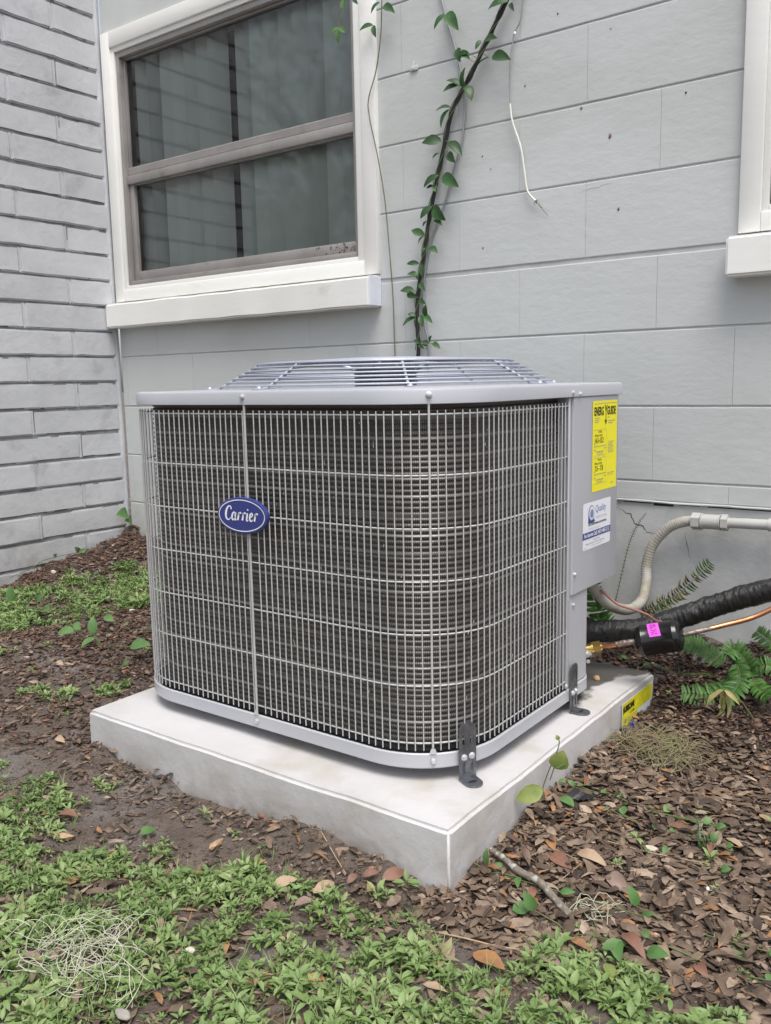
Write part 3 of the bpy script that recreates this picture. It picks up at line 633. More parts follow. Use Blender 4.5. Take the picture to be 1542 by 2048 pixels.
# spacer strip of clear tape like header seen at the bend
# vertical guard wires, one by one
wp_ = railpath(-.001, y_start=-.6225, step=.0016); cum = [0]
for i in range(1, len(wp_)): cum.append(cum[-1] + math.dist(wp_[i][0], wp_[i - 1][0]))
def at_s(s):
    i = min(len(cum) - 2, max(0, int(np.searchsorted(cum, s)) - 1)); t = (s - cum[i]) / max(1e-9, cum[i + 1] - cum[i])
    (a, na), (b, nb) = wp_[i], wp_[i + 1]; return (a[0] + (b[0] - a[0]) * t, a[1] + (b[1] - a[1]) * t), (na[0] + (nb[0] - na[0]) * t, na[1] + (nb[1] - na[1]) * t)
g = G(); g.tube([(0, 0, .3215), (0, 0, .9455)], .00132, 6); wme = mk('tmp', g.V, g.F, M_wire, None, smooth=60, origin=(0, 0, 0)); wmesh = wme.data; bpy.data.objects.remove(wme)
bars = []
def s_of(test): return min(range(len(wp_)), key=lambda i: math.dist(wp_[i][0], test))
s1 = cum[s_of((1.841, UY0))]; s2 = cum[s_of((2.140 + .171 * math.cos(math.radians(-50)), -.935 + .171 * math.sin(math.radians(-50))))]; s3 = cum[s_of((UX0, -.72))]
s = .004; PITCH = .0158
while s < cum[-1]:
    if min(abs(s - s1), abs(s - s2), abs(s - s3)) > .0079:
        (x, y), nn = at_s(s); inst(wmesh, 'guard_wire', ac, (x, y, random.uniform(-.0006, .0006)), Matrix.Rotation(random.uniform(-.0008, .0008), 3, 'Y').to_quaternion())
    s += PITCH
for z in (.9385, .8311, .7353, .6387, .5405, .4441, .3345):
    P = [((x - nx_ * .0032), (y - ny_ * .0032), z) for (x, y), (nx_, ny_) in railpath(-.001, y_start=-.6225, step=.02)]
    G().tube(P, .0016, 6).mk('cross_wire', M_wire, ac, smooth=60)
def screw(pos, nrm, parent, r=.0052):
    nrm = Vector(nrm).normalized(); up = Vector((0, 0, 1)); a = up.cross(nrm).normalized() if abs(nrm.z) < .9 else Vector((1, 0, 0)); b = nrm.cross(a)
    g = G(); base = Vector(pos); rot = random.uniform(0, 1)
    def ringp(rr, h, n_, o=0): return [tuple(base + (a * math.cos(6.2832 * i / n_ + o) + b * math.sin(6.2832 * i / n_ + o)) * rr + nrm * h) for i in range(n_)]
    n_ = 12; r1, r2, r3, r4, r5 = ringp(r, -.001, n_), ringp(r, .0008, n_), ringp(r * .72, .0016, n_, rot), ringp(r * .66, .0044, n_, rot), ringp(r * .40, .0050, n_, rot)
    g.V = r1 + r2 + r3 + r4 + r5; 
    for k in range(4): g.F += [(k * n_ + i, k * n_ + (i + 1) % n_, (k + 1) * n_ + (i + 1) % n_, (k + 1) * n_ + i) for i in range(n_)]
    g.F.append(tuple(4 * n_ + i for i in range(n_))); return g.mk('screw', M_zinc, parent, smooth=35, origin=base)
for sv in (s1, s2, s3):
    (x, y), nn = at_s(sv); nn = Vector((nn[0], nn[1], 0)).normalized(); t = Vector((-nn.y, nn.x, 0)); g = G()
    for z0_, z1_, hw in ((.3155, .958, .0022),):
        c_ = Vector((x, y, 0)) + nn * .0025; V = []
        for z in (z0_, z1_):
            for da, dn in ((-hw, -.0012), (-hw * .6, .0016), (hw * .6, .0016), (hw, -.0012)): V.append(c_ + t * da + nn * dn + Vector((0, 0, z)))
        g.add(V, [(0, 1, 5, 4), (1, 2, 6, 5), (2, 3, 7, 6), (3, 0, 4, 7), (0, 3, 2, 1), (4, 5, 6, 7)])
    # flared foot that laps on to the base pan
    V = [c_ + t * d + nn * .0025 + Vector((0, 0, z)) for z, d in ((.327, -.0037), (.327, .0037), (.3165, .0075), (.3165, -.0075))]; g.add(V, [(0, 3, 2, 1)])
    g.mk('guard_strap', M_wire, ac, smooth=40)
    screw(Vector((x, y, LIDT - .0115)) + nn * .0065, nn, ac, .0058); screw(Vector((x, y, .303)) + nn * .005, nn, ac, .0056)
# right hand side: post, control box cover, lower valve panel
g = G(); g.bbox(2.300, 2.3115, -.6235, -.6155, .317, .9565, .0015); g.mk('corner_post', M_unit, ac, smooth=40)
g = G(); g.prism([(2.285, -.612), (2.3085, -.6065), (2.3085, -.516), (2.3075, -.511), (2.20, -.30), (2.10, -.215), (1.9, -.215), (1.9, -.50)], PANT + .001, LIDB + .002); g.mk('valve_panel', M_unit, ac)
bm = bmesh.new(); pol = [(2.3085, -.6070), (2.3135, -.6055), (2.3135, -.358), (2.3100, -.353), (2.190, -.232), (2.18, -.300), (2.3085, -.420)]
vs0 = [bm.verts.new((x, y, .5255)) for x, y in pol]; vs1 = [bm.verts.new((x, y, LIDB - .0008)) for x, y in pol]; n_ = len(pol)
bm.faces.new(vs0[::-1]); bm.faces.new(vs1)
for i in range(n_): bm.faces.new((vs0[i], vs0[(i + 1) % n_], vs1[(i + 1) % n_], vs1[i]))
bmesh.ops.bevel(bm, geom=bm.edges[:], offset=.0012, segments=2, affect='EDGES'); bm.verts.index_update()
mk('control_panel', [v.co[:] for v in bm.verts], [[v.index for v in f.verts] for f in bm.faces], M_unit, ac, smooth=40); bm.free()
for p_ in ((2.3160, -0.6169, 0.9664), (2.3160, -0.5816, 0.9624)): screw(p_, (1, 0, 0), ac, .0058)
for p_ in ((2.3135, -0.5931, 0.5709), (2.3085, -0.5879, 0.5005)): screw(p_, (1, 0, 0), ac, .0052)
screw((2.3140, -0.6317, 0.3283), (1, 0, 0), ac, .0052)
# labels on the control panel:  local x runs along +Y (left to right for the viewer)
XL = 2.3135
def lab(y0, z0, off): return lambda x, y: (XL + off, y0 + x, z0 + y)
EL = flat('energy_label', [rect(0, 0, .140, .203)], lab(-.508, .7420, .0006), M_yellow, ac)
f = lab(-.508, .742, .0011)
stroke_text('ENERG', .026, lambda x, y: f(.0075 + x, .171 + y), M_ink, 'lettering', EL, offset=.0008, sx=.66, space=1.0)
stroke_text('GUIDE', .026, lambda x, y: f(.0800 + x, .171 + y), M_ink, 'lettering', EL, offset=.0008, sx=.66, space=1.0)
flat('print_mark', [[(.0655, .193), (.0695, .193), (.0735, .184), (.0775, .193), (.0815, .193), (.0750, .178), (.0750, .157), (.0820, .161), (.0735, .148), (.0650, .161), (.0720, .157), (.0720, .178)]], f, M_ink, EL)
stroke_text('14.3–15.2', .0165, lambda x, y: f(.010 + x, .109 + y), M_ink, 'lettering', EL, offset=.0003, sx=.80)
stroke_text('7.5 – 7.8', .0165, lambda x, y: f(.014 + x, .046 + y), M_ink, 'lettering', EL, offset=.0003, sx=.80)
for yy, wd in ((.132, 'Cooling'), (.069, 'Heating')):
    stroke_text(wd, .0082, lambda x, y: f(.030 + x, yy + y), M_ink, 'lettering', EL, sx=.85)
    stroke_text('Efficiency Rating', .0078, lambda x, y: f(.013 + x, yy - .0085 + y), M_ink, 'lettering', EL, sx=.82)
ln = []
for y0 in (.080, .017): ln += [rect(.008, y0, .078, y0 + .0006), rect(.008, y0 + .058, .078, y0 + .0586), rect(.0775, y0, .078, y0 + .058), rect(.008, y0 + .021, .078, y0 + .0222), rect(.022, y0 + .008, .062, y0 + .0098), rect(.026, y0 + .003, .060, y0 + .0042), rect(.010, y0 + .013, .020, y0 + .0145), rect(.066, y0 + .015, .076, y0 + .0165), rect(.010, y0 + .026, .0135, y0 + .029)]
ln += [rect(.088, .108 - k * .0035, .088 + .034 - (k % 3) * .004, .1090 - k * .0035) for k in range(8)] + [rect(.012, .164 - k * .0045, .040 - k * .004, .1653 - k * .0045) for k in range(3)] + [rect(.085, .164, .092, .166), rect(.085, .156, .128, .1572), rect(.086, .151, .112, .1525), rect(.030, .1965, .135, .1975), rect(.010, .196, .026, .197), rect(.088, .036, .126, .0372), rect(.088, .032, .120, .0330), rect(.104, .012, .122, .0132)]
flat('fine_print', ln, f, M_ink2, EL)
def rrect(x0, y0, x1, y1, r):
    P = []
    for cx_, cy_, a0 in ((x1 - r, y0 + r, -90), (x1 - r, y1 - r, 0), (x0 + r, y1 - r, 90), (x0 + r, y0 + r, 180)):
        P += [(cx_ + r * math.cos(math.radians(a0 + k * 22.5)), cy_ + r * math.sin(math.radians(a0 + k * 22.5))) for k in range(5)]
    return P
SL = flat('service_label', [rrect(0, 0, .156, .106, .006)], lab(-.554, .6150, .0006), M_white, ac)
f = lab(-.554, .6150, .0011); f2 = lab(-.554, .6150, .0016)
flat('blue_band', [rect(0.0005, .0245, .1555, .0395)], f, M_blue2, SL)
stroke_text('For Service Call: (407) 485-2112', .0125, lambda x, y: f2(.006 + x, .0285 + y), M_white, 'lettering', SL, offset=.0004, sx=.86)
stroke_text('Quality', .023, lambda x, y: f(.068 + x, .0800 + y), M_blue3, 'lettering', SL, sx=.88)
stroke_text('HOME COOLING', .0082, lambda x, y: f(.070 + x, .0650 + y), M_ink3, 'lettering', SL, sx=1.0)
stroke_text('AIR CONDITIONING AND HEATING', .0062, lambda x, y: f(.030 + x, .0530 + y), M_ink, 'lettering', SL, sx=1.0, offset=.0002)
flat('logo', [rect(.029, .058, .060, .076)], f, M_blue2, SL)
flat('logo', [[(.045 + .016 * math.cos(a), .081 + .018 * math.sin(a)) for a in np.linspace(0, 2 * math.pi, 22)[:-1]]], f2, M_ink2, SL)
f3 = lab(-.554, .6150, .0021); f4 = lab(-.554, .6150, .0026)
flat('logo', [[(.045 + .0135 * math.cos(a), .081 + .0155 * math.sin(a)) for a in np.linspace(0, 2 * math.pi, 22)[:-1]]], f3, M_white, SL)
flat('logo', [[(.045 + .009 * math.cos(a), .080 + .010 * math.sin(a)) for a in np.linspace(0, 2 * math.pi, 16)[:-1]], [(.050, .068), (.055, .068), (.066, .060), (.060, .060)]], f4, M_blue3, SL)
stroke_text('Residential & Commercial', .0055, lambda x, y: f(.034 + x, .0440 + y), M_ink3, 'lettering', SL)
stroke_text('Ask us about our', .0055, lambda x, y: f(.056 + x, .0175 + y), M_ink2, 'lettering', SL)
stroke_text('Planned Maintenance & Service Agreements', .0058, lambda x, y: f(.018 + x, .0110 + y), M_ink2, 'lettering', SL)
flat('fine_print', [rect(.048, .006, .108, .0072), rect(.006, .004, .024, .005)], f, M_ink3, SL)
# blue oval badge with hand drawn italic lettering
BC = Vector((1.8285, UY0 - .0085, .7355)); bt = .015
def bp_(x, y, d=0.0): return (BC.x + x, BC.y - d - .0 * x, BC.z + y + x * bt)
badge = None
def ell(a, b, n_=48): return [(a * math.cos(2 * math.pi * i / n_), b * math.sin(2 * math.pi * i / n_)) for i in range(n_)]
g = G(); e0, e1, e2 = ell(.0705, .0372), ell(.0705, .0372), ell(.0688, .0356); n_ = 48
g.V = [bp_(x, y, -.006) for x, y in e0] + [bp_(x, y, .0012) for x, y in e1] + [bp_(x, y, .0022) for x, y in e2]
for k in range(2): g.F += [(k * n_ + i, k * n_ + (i + 1) % n_, (k + 1) * n_ + (i + 1) % n_, (k + 1) * n_ + i) for i in range(n_)]
g.F += [tuple(2 * n_ + i for i in range(n_)), tuple(reversed(range(n_)))]; badge = g.mk('badge', M_blue, ac, smooth=30)
g = G(); a_, b_ = ell(.0655, .0328), ell(.0635, .0308); g.V = [bp_(x, y, .0029) for x, y in a_ + b_]; g.F = [(i, (i + 1) % n_, n_ + (i + 1) % n_, n_ + i) for i in range(n_)]; g.mk('badge_ring', M_white, badge)
def pen(strokes):
    g = G()
    for st in strokes:
        P = smoothpath([(x, y, w_) for x, y, w_ in st], 5); L = []; Rr = []
        for i, q_ in enumerate(P):
            t = (P[min(i + 1, len(P) - 1)] - P[max(0, i - 1)]); t.z = 0; t.normalize(); nn = Vector((-t.y, t.x, 0)); L.append((q_.x + nn.x * q_.z / 2, q_.y + nn.y * q_.z / 2)); Rr.append((q_.x - nn.x * q_.z / 2, q_.y - nn.y * q_.z / 2))
        V = [L_ for pr in zip(L, Rr) for L_ in pr]; g.add([(x, y, 0) for x, y in V], [(2 * i, 2 * i + 1, 2 * i + 3, 2 * i + 2) for i in range(len(P) - 1)])
    return g
# letters drawn in a box: x in letter units, height 1 = x-height
def let_r(x): return [[(x, 0, .26), (x + .16, .5, .25), (x + .30, 1.0, .22)], [(x + .20, .62, .10), (x + .38, .93, .16), (x + .58, 1.0, .20), (x + .66, .86, .22)]]
ST = [[(1.18, 1.38, .24), (1.22, 1.62, .16), (.98, 1.80, .14), (.60, 1.66, .20), (.26, 1.15, .30), (.14, .62, .32), (.24, .18, .24), (.56, -.02, .14), (.88, .10, .10), (1.06, .32, .07)]]
ST += [[(1.98, .86, .14), (1.74, 1.02, .16), (1.44, .74, .24), (1.32, .32, .26), (1.42, .02, .18), (1.66, .08, .12), (1.92, .48, .10)], [(2.08, 1.02, .20), (1.96, .52, .25), (1.90, .12, .24), (2.04, .0, .14), (2.18, .14, .08)]]
ST += let_r(2.42) + let_r(3.30)
ST += [[(4.34, 1.0, .22), (4.22, .5, .25), (4.14, .10, .24), (4.30, .0, .14), (4.46, .14, .08)], [(4.40, 1.36, .22), (4.44, 1.52, .24)]]
ST += [[(4.86, .46, .10), (5.14, .60, .14), (5.30, .84, .18), (5.14, 1.02, .16), (4.88, .84, .22), (4.74, .42, .27), (4.82, .06, .20), (5.06, .0, .14), (5.32, .22, .08)]] + let_r(5.58)
pg = pen([[(x, y, w_ * 1.22) for x, y, w_ in st] for st in ST]); SCL = .0148
mk('badge_lettering', [bp_((x - 3.15) * SCL, (y - .62) * SCL * 1.05 - .0, .0031) for x, y, _ in pg.V], pg.F, M_white, badge)
# fan guard: seven stepped rings, flat inner rings, ribs with feet
FG = None
def ring_pts(r, z, n_=72): return [(cx + r * math.cos(2 * math.pi * i / n_), cy + r * math.sin(2 * math.pi * i / n_), z) for i in range(n_ + 1)]
Rg = [(.386 - .0145 * i, LIDT + .0085 + .0078 * i) for i in range(7)] + [(.286 - .018 * i, LIDT + .0575 + .0008 * i) for i in range(11)]
guard = G().tube(ring_pts(*Rg[0]), .0021, 6, caps=False).mk('fan_guard', M_guard, ac, smooth=60)
for r_, z_ in Rg[1:]: G().tube(ring_pts(r_, z_), .0021, 6, caps=False).mk('guard_ring', M_guard, guard, smooth=60)
for k in range(8):
    a = math.radians(-2 + 45 * k); ca, sa = math.cos(a), math.sin(a)
    P = [(cx + ca * .404, cy + sa * .404, LIDT + .002), (cx + ca * .392, cy + sa * .392, LIDT + .003)] + [(cx + ca * (r_ + .001), cy + sa * (r_ + .001), z_ - .004) for r_, z_ in Rg]
    G().tube(P, .0030, 6).mk('guard_rib', M_guard, guard, smooth=60)
    g = G(); n_ = 14; t = Vector((-sa, ca, 0)); d = Vector((ca, sa, 0)); c_ = Vector((cx, cy, LIDT)) + d * .404
    for h in (.001, .0035): g.V += [tuple(c_ + d * .021 * math.cos(6.283 * i / n_) + t * .011 * math.sin(6.283 * i / n_) + Vector((0, 0, h))) for i in range(n_)]
    g.F = [tuple(range(n_, 2 * n_))] + [(i, (i + 1) % n_, n_ + (i + 1) % n_, n_ + i) for i in range(n_)]; g.mk('guard_foot', M_guard, guard, smooth=40)
    screw(c_ + d * .006 + Vector((0, 0, .0035)), (0, 0, 1), guard, .006)
# motor hanging under the guard and the fan
g = G(); prof = [(.0, 1.034), (.052, 1.034), (.070, 1.030), (.074, 1.022), (.074, .90), (.060, .885), (0, .885)]
for r_, z_ in prof: g.V += [(cx + max(r_, .0005) * math.cos(2 * math.pi * i / 28), cy + max(r_, .0005) * math.sin(2 * math.pi * i / 28), z_) for i in range(28)]
g.F = [(k * 28 + i, k * 28 + (i + 1) % 28, (k + 1) * 28 + (i + 1) % 28, (k + 1) * 28 + i) for k in range(len(prof) - 1) for i in range(28)]; motor = g.mk('fan_motor', M_motor, ac, smooth=40)
for k in range(4):
    a = math.radians(20 + 90 * k); G().tube([(cx + .070 * math.cos(a), cy + .070 * math.sin(a), 1.024), (cx + .105 * math.cos(a), cy + .105 * math.sin(a), 1.036)], .0042, 6).mk('motor_mount', M_guard, motor, smooth=60)
g = G(); g.tube([(cx, cy, .885), (cx, cy, .80)], .007, 8); fan = g.mk('fan', M_galv, ac, smooth=60)
for k in range(3):
    a0 = math.radians(15 + 120 * k); V = []; nr, na = 7, 6
    for i in range(nr):
        r_ = .05 + .27 * i / (nr - 1); hw = .22 + .32 * i / (nr - 1)
        for j in range(na): a = a0 + hw * (j / (na - 1) * 2 - 1); V.append((cx + r_ * math.cos(a), cy + r_ * math.sin(a), .845 + .045 * (j / (na - 1) * 2 - 1) * (.5 + .5 * i / nr)))
    mk('fan_blade', V, [(i * na + j, (i + 1) * na + j, (i + 1) * na + j + 1, i * na + j + 1) for i in range(nr - 1) for j in range(na - 1)], M_galv, fan, smooth=60)
# compressor mass inside, dark
g = G(); g.tube([(cx, cy, .32), (cx, cy, .36), (cx, cy, .60), (cx, cy, .64)], .11, 16, rf=lambda t: .11 if .2 < t < .8 else .07); g.mk('compressor', M_black, ac, smooth=60)
# slotted hold-down brackets screwed to the base pan
def bracket(bend, nrm, top, foot, label):
    nrm = Vector(nrm).normalized(); t = Vector((-nrm.y, nrm.x, 0)); B = Vector(bend); wd = .036; th = .0024
    xs_ = [-.018, -.0115, -.0055, .0055, .0115, .018]; H = top - B.z; zs_ = [0, .012, .036, .056, H - .040, H - .022, H - .014, H - .008, H - .003, H]
    def hole(i, j):
        z = (zs_[j] + zs_[j + 1]) / 2
        if i == 1: return .012 < z < .036 or H - .040 < z < H - .022
        if i == 3: return .012 < z < .036 or H - .040 < z < H - .022
        return False
    g = G(); N_ = len(xs_); M_ = len(zs_)
    for side in (0, 1):
        for j, z in enumerate(zs_):
            for i, x in enumerate(xs_):
                shr = 1.0 if z < H - .009 else (.93 if z < H - .004 else (.80 if z < H - .001 else .55))
                g.V.append(tuple(B + t * x * shr + nrm * (th * side) + Vector((0, 0, z))))
    o = N_ * M_; cell = lambda i, j: 0 <= i < N_ - 1 and 0 <= j < M_ - 1 and not hole(i, j)
    for j in range(M_ - 1):
        for i in range(N_ - 1):
            if not cell(i, j): continue
            a, b, c, d = j * N_ + i, j * N_ + i + 1, (j + 1) * N_ + i + 1, (j + 1) * N_ + i
            g.F += [(a, d, c, b), (o + a, o + b, o + c, o + d)]
            if not cell(i - 1, j): g.F.append((a, o + a, o + d, d))
            if not cell(i + 1, j): g.F.append((b, c, o + c, o + b))
            if not cell(i, j - 1): g.F.append((a, b, o + b, o + a))
            if not cell(i, j + 1): g.F.append((d, o + d, o + c, c))
    br = g.mk('hold_down_bracket', M_galv, ac, origin=B); br['label'] = label
    # foot: rounded tongue lying on the pad
    g = G(); P = [(-.018, 0), (.018, 0)] + [(.018 * math.cos(a), foot - .018 + .018 * math.sin(a)) for a in np.linspace(0, math.pi, 9)]
    V = [B + t * x + nrm * y + Vector((0, 0, h)) for h in (.0002, .0032) for x, y in P]; n_ = len(P)
    g.add(V, [tuple(range(n_)), tuple(range(2 * n_ - 1, n_ - 1, -1))] + [(i, (i + 1) % n_, n_ + (i + 1) % n_, n_ + i) for i in range(n_)]); g.mk('bracket_foot', M_galv, br)
    g = G(); rp = [B + nrm * (foot * .5) + t * .010 * math.cos(a) + nrm * .004 * math.sin(a) + Vector((0, 0, .0040)) for a in np.linspace(0, 6.28, 9)[:-1]]; g.add(rp, [tuple(range(8))]); g.mk('foot_slot', M_black, br)
    for dx in (-.0075, .0085): screw(B + t * dx + nrm * .0024 + Vector((0, 0, .0445 + (dx > 0) * .001)), nrm, br, .0062)
    return br
a = math.radians(-29); bracket((2.140 + .180 * math.cos(a), -.935 + .180 * math.sin(a), PADZ + .001), (math.cos(a), math.sin(a), 0), PADZ + .110, .040, 'slotted steel bracket at the front corner of the unit')
bracket((2.3165, -.600, PADZ + .001), (1, 0, 0), PADZ + .110, .040, 'slotted steel bracket at the rear of the right side')

# ------------------------------------------------------------------ conduits, refrigerant lines, wires
cd = thing('electrical_conduit', 'grey flexible conduit curving from wall fitting under the control box', 'conduit', (2.4000, -0.0350, 0.6185))
P = smoothpath([(2.27, -.36, .56), (2.2535, -0.3600, 0.5021), (2.2582, -0.3300, 0.4663), (2.2723, -0.2800, 0.4267), (2.2890, -0.2000, 0.4007), (2.2901, -0.1100, 0.4068), (2.2818, -0.0600, 0.4437), (2.2767, -0.0450, 0.4889), (2.2915, -0.0400, 0.5449), (2.3296, -0.0400, 0.5934), (2.3690, -0.0400, 0.6141), (2.4041, -0.0400, 0.6201)], 12)
L = 0; g = G(); n_ = len(P)
def rfun(t): return .0140 + .0003 * math.sin(t * 520)
PP = smoothpath(P, 5); g.tube(PP, .0155, 12, rf=rfun); g.mk('flexible_hose', M_conduit, cd, smooth=80)
A0, A1 = Vector((2.3989, -0.0400, 0.6191)), Vector((2.6555, -0.0400, 0.6255)); d = (A1 - A0).normalized()
def cyl(o, a, b, r, n_, name, m, par, sm=30): return G().tube([Vector(o) + d * a, Vector(o) + d * b], r, n_).mk(name, m, par, smooth=sm)
cyl(A0, -.004, .018, .0225, 6, 'hex_nut', M_conduit2, cd, 10); cyl(A0, .020, .0235, .0215, 16, 'collar', M_conduit2, cd); cyl(A0, .0225, .066, .0195, 20, 'coupling', M_conduit2, cd); cyl(A0, .066, .069, .021, 16, 'collar', M_conduit2, cd); cyl(A0, .071, .087, .0215, 6, 'hex_nut', M_conduit2, cd, 10)
cyl(A0, .085, .187, .0135, 16, 'rigid_pipe', M_conduit2, cd); cyl(A0, .185, .40, .0165, 16, 'rigid_pipe', M_conduit2, cd)
rw = G().tube(smoothpath([(2.25, -.37, .57), (2.2572, -0.3500, 0.4918), (2.2753, -0.3400, 0.4744), (2.3090, -0.3300, 0.4465), (2.3471, -0.3200, 0.4357), (2.3749, -0.3000, 0.4214), (2.3921, -0.2700, 0.4005), (2.4048, -0.1500, 0.3887), (2.4662, -0.1500, 0.4312), (2.5050, -0.1600, 0.4488), (2.5428, -0.1700, 0.4634), (2.5764, -0.1650, 0.4643), (2.6429, -0.1600, 0.4683)], 8), .0032, 8).mk('thermostat_wire', M_rwire, smooth=80)
tag(rw, 'thin reddish brown control wire running over the black pipe insulation', 'wire')
ref = thing('refrigerant_line', 'bare copper line with brass fitting and black filter drier beside the pad', 'pipe', (2.2820, -0.4000, 0.3512))
P = smoothpath([(2.2949, -0.3850, 0.3507), (2.3368, -0.3800, 0.3626), (2.3820, -0.3700, 0.3761)], 6); G().tube(P, .0062, 10).mk('copper_pipe', M_copper, ref, smooth=80)
P = smoothpath([(2.3273, -0.3810, 0.3600), (2.3438, -0.3790, 0.3660), (2.3624, -0.3760, 0.3707), (2.3760, -0.3700, 0.3738)], 8); G().tube(P, .007, 10, rf=lambda t: .0068 + .0016 * noise.noise(Vector((t * 9, 0, 0)))).mk('brazed_joint', M_copper2, ref, smooth=80)
d0, d1 = Vector((2.3699, -0.3700, 0.3716)), Vector((2.4774, -0.3450, 0.3997)); ax_ = (d1 - d0)
prof = [(0, .012), (.03, .020), (.07, .033), (.12, .0368), (.16, .0375), (.185, .0385), (.20, .0375), (.80, .0375), (.815, .0385), (.84, .0375), (.88, .0365), (.93, .033), (.97, .020), (1, .012)]
g = G(); u1 = ax_.normalized().orthogonal().normalized(); u2 = ax_.normalized().cross(u1)
for t, r_ in prof: g.V += [tuple(d0 + ax_ * t + (u1 * math.cos(6.2832 * i / 32) + u2 * math.sin(6.2832 * i / 32)) * r_) for i in range(32)]
g.F = [(k * 32 + i, k * 32 + (i + 1) % 32, (k + 1) * 32 + (i + 1) % 32, (k + 1) * 32 + i) for k in range(len(prof) - 1) for i in range(32)] + [tuple(range(32))[::-1], tuple(13 * 32 + i for i in range(32))]
drier = g.mk('filter_drier', M_drier, ref, smooth=40)
toc = (Vector((3.10390, -2.34905, 0.99620)) - d0); upv = Vector((0, 0, 1)); upv = (upv - ax_.normalized() * upv.dot(ax_.normalized())).normalized(); fr = ax_.normalized().cross(upv)
if fr.y > 0: fr = -fr
g = G(); 
for i in range(9):
    a = math.radians(22 + 62 * i / 8)
    for t in (.37, .60): g.V.append(tuple(d0 + ax_ * (t - .05 * (i / 8)) + (fr * math.cos(a) + upv * math.sin(a)) * .0382))
g.F = [(2 * i, 2 * i + 1, 2 * i + 3, 2 * i + 2) for i in range(8)]; stk = g.mk('pink_sticker', M_pink, drier, smooth=80)
g = G()
for k in range(7):
    a0_ = 30 + 7 * k
    for t0, t1 in ((.42, .47 + .04 * (k % 3)), (.49 + .03 * (k % 2), .54)):
        q_ = [d0 + ax_ * (t_ - .05 * ((a_ - 22) / 62)) + (fr * math.cos(math.radians(a_)) + upv * math.sin(math.radians(a_))) * .0387 for t_, a_ in ((t0, a0_), (t1, a0_), (t1, a0_ + 2.6), (t0, a0_ + 2.6))]; g.add(q_, [(0, 1, 2, 3)])
g.mk('sticker_print', M_ink, drier)
P = smoothpath([(2.4659, -0.3450, 0.3954), (2.4873, -0.3400, 0.4024), (2.5092, -0.3300, 0.4094), (2.5311, -0.3200, 0.4163)], 8); G().tube(P, .007, 10, rf=lambda t: .0058 + .0022 * abs(noise.noise(Vector((t * 8, 5, 0))))).mk('brazed_joint', M_copper2, ref, smooth=80)
P = smoothpath([(2.5266, -0.3200, 0.4144), (2.5567, -0.3000, 0.4238), (2.5953, -0.2800, 0.4367), (2.6239, -0.2650, 0.4504), (2.6625, -0.2500, 0.4749)], 8); G().tube(P, .0060, 10).mk('copper_pipe', M_copper, ref, smooth=80)
b0, b1 = Vector((2.2590, -0.4000, 0.3423)), Vector((2.2898, -0.3850, 0.3498)); d = (b1 - b0).normalized(); L_ = (b1 - b0).length
cyl(b0, -.03, L_ * .4, .0105, 14, 'valve_body', M_brass, ref); cyl(b0, L_ * .38, L_ * .5, .0140, 14, 'valve_body', M_brass, ref); cyl(b0, L_ * .5, L_ * 1.0, .0150, 6, 'brass_nut', M_brass, ref, 10); cyl(b0, L_ * 1.0, L_ * 1.1, .010, 12, 'brass_nut', M_brass, ref)
v0 = Vector((2.2687, -0.4100, 0.3327)); g = G(); g.tube([v0 + Vector((0, .01, 0)), v0 - Vector((.004, .012, 0))], .0075, 12); g.mk('service_port', M_zinc, ref, smooth=40); g = G(); g.tube([v0 + Vector((.003, -.006, -.012)), v0 + Vector((.003, -.006, -.018))], .005, 8); g.mk('port_cap', M_zinc, ref, smooth=40)
g = G(); g.tube([v0 - Vector((.0041, .0125, 0)), v0 - Vector((.0043, .0132, 0))], .0042, 10); g.mk('port_hole', M_black, ref)
P = smoothpath([(2.22, -.30, .372), (2.2250, -0.3200, 0.3627), (2.2855, -0.3000, 0.3672), (2.3476, -0.2600, 0.3722), (2.3997, -0.2300, 0.3923), (2.4483, -0.2100, 0.4126), (2.5020, -0.1900, 0.4372), (2.5572, -0.1800, 0.4624), (2.6242, -0.1700, 0.4887), (2.7059, -0.1600, 0.5208)], 44)
def rin(t): return .0275 + .0016 * noise.noise(Vector((t * 26, 0, 0))) + .0012 * noise.noise(Vector((t * 70, 4, 0)))
ins = G().tube(P, .027, 34, rf=rin)
V2 = []
for i, v in enumerate(ins.V):
    v = Vector(v); V2.append(tuple(v + Vector((noise.noise(v * 60), noise.noise(v * 60 + Vector((7, 0, 0))), noise.noise(v * 60 + Vector((0, 7, 0))))) * .0024 + Vector((0, -.5, 1)) * .0026 * abs(noise.noise(Vector((v.x * 150, v.y * 30, v.z * 60))))))
ins.V = V2; io = ins.mk('insulated_pipe', M_rubber, smooth=80); tag(io, 'thick black insulated suction pipe running along the wall behind the drier', 'pipe')

# ------------------------------------------------------------------ cables and vine on the block wall
vine = thing('vine_on_cable', 'green leafy vine twining up a black cable on the grey wall', 'vine', (1.5, -.03, .4))
CPX = [(1.8343, -0.0200, 2.0410), (1.7931, -0.0200, 1.9834), (1.7550, -0.0200, 1.9266), (1.7171, -0.0220, 1.8678), (1.6817, -0.0220, 1.8252), (1.6486, -0.0200, 1.7744), (1.6285, -0.0180, 1.7126), (1.6046, -0.0180, 1.6351), (1.5850, -0.0180, 1.5630), (1.5650, -0.0180, 1.4896), (1.5495, -0.0180, 1.4145), (1.5390, -0.0180, 1.3612), (1.5264, -0.0180, 1.3075), (1.5176, -0.0180, 1.2529), (1.5147, -0.0180, 1.1975), (1.5157, -0.0180, 1.1414), (1.5178, -0.0180, 1.0939)]
top = Vector(CPX[0]) + (Vector(CPX[0]) - Vector(CPX[1])) * 4
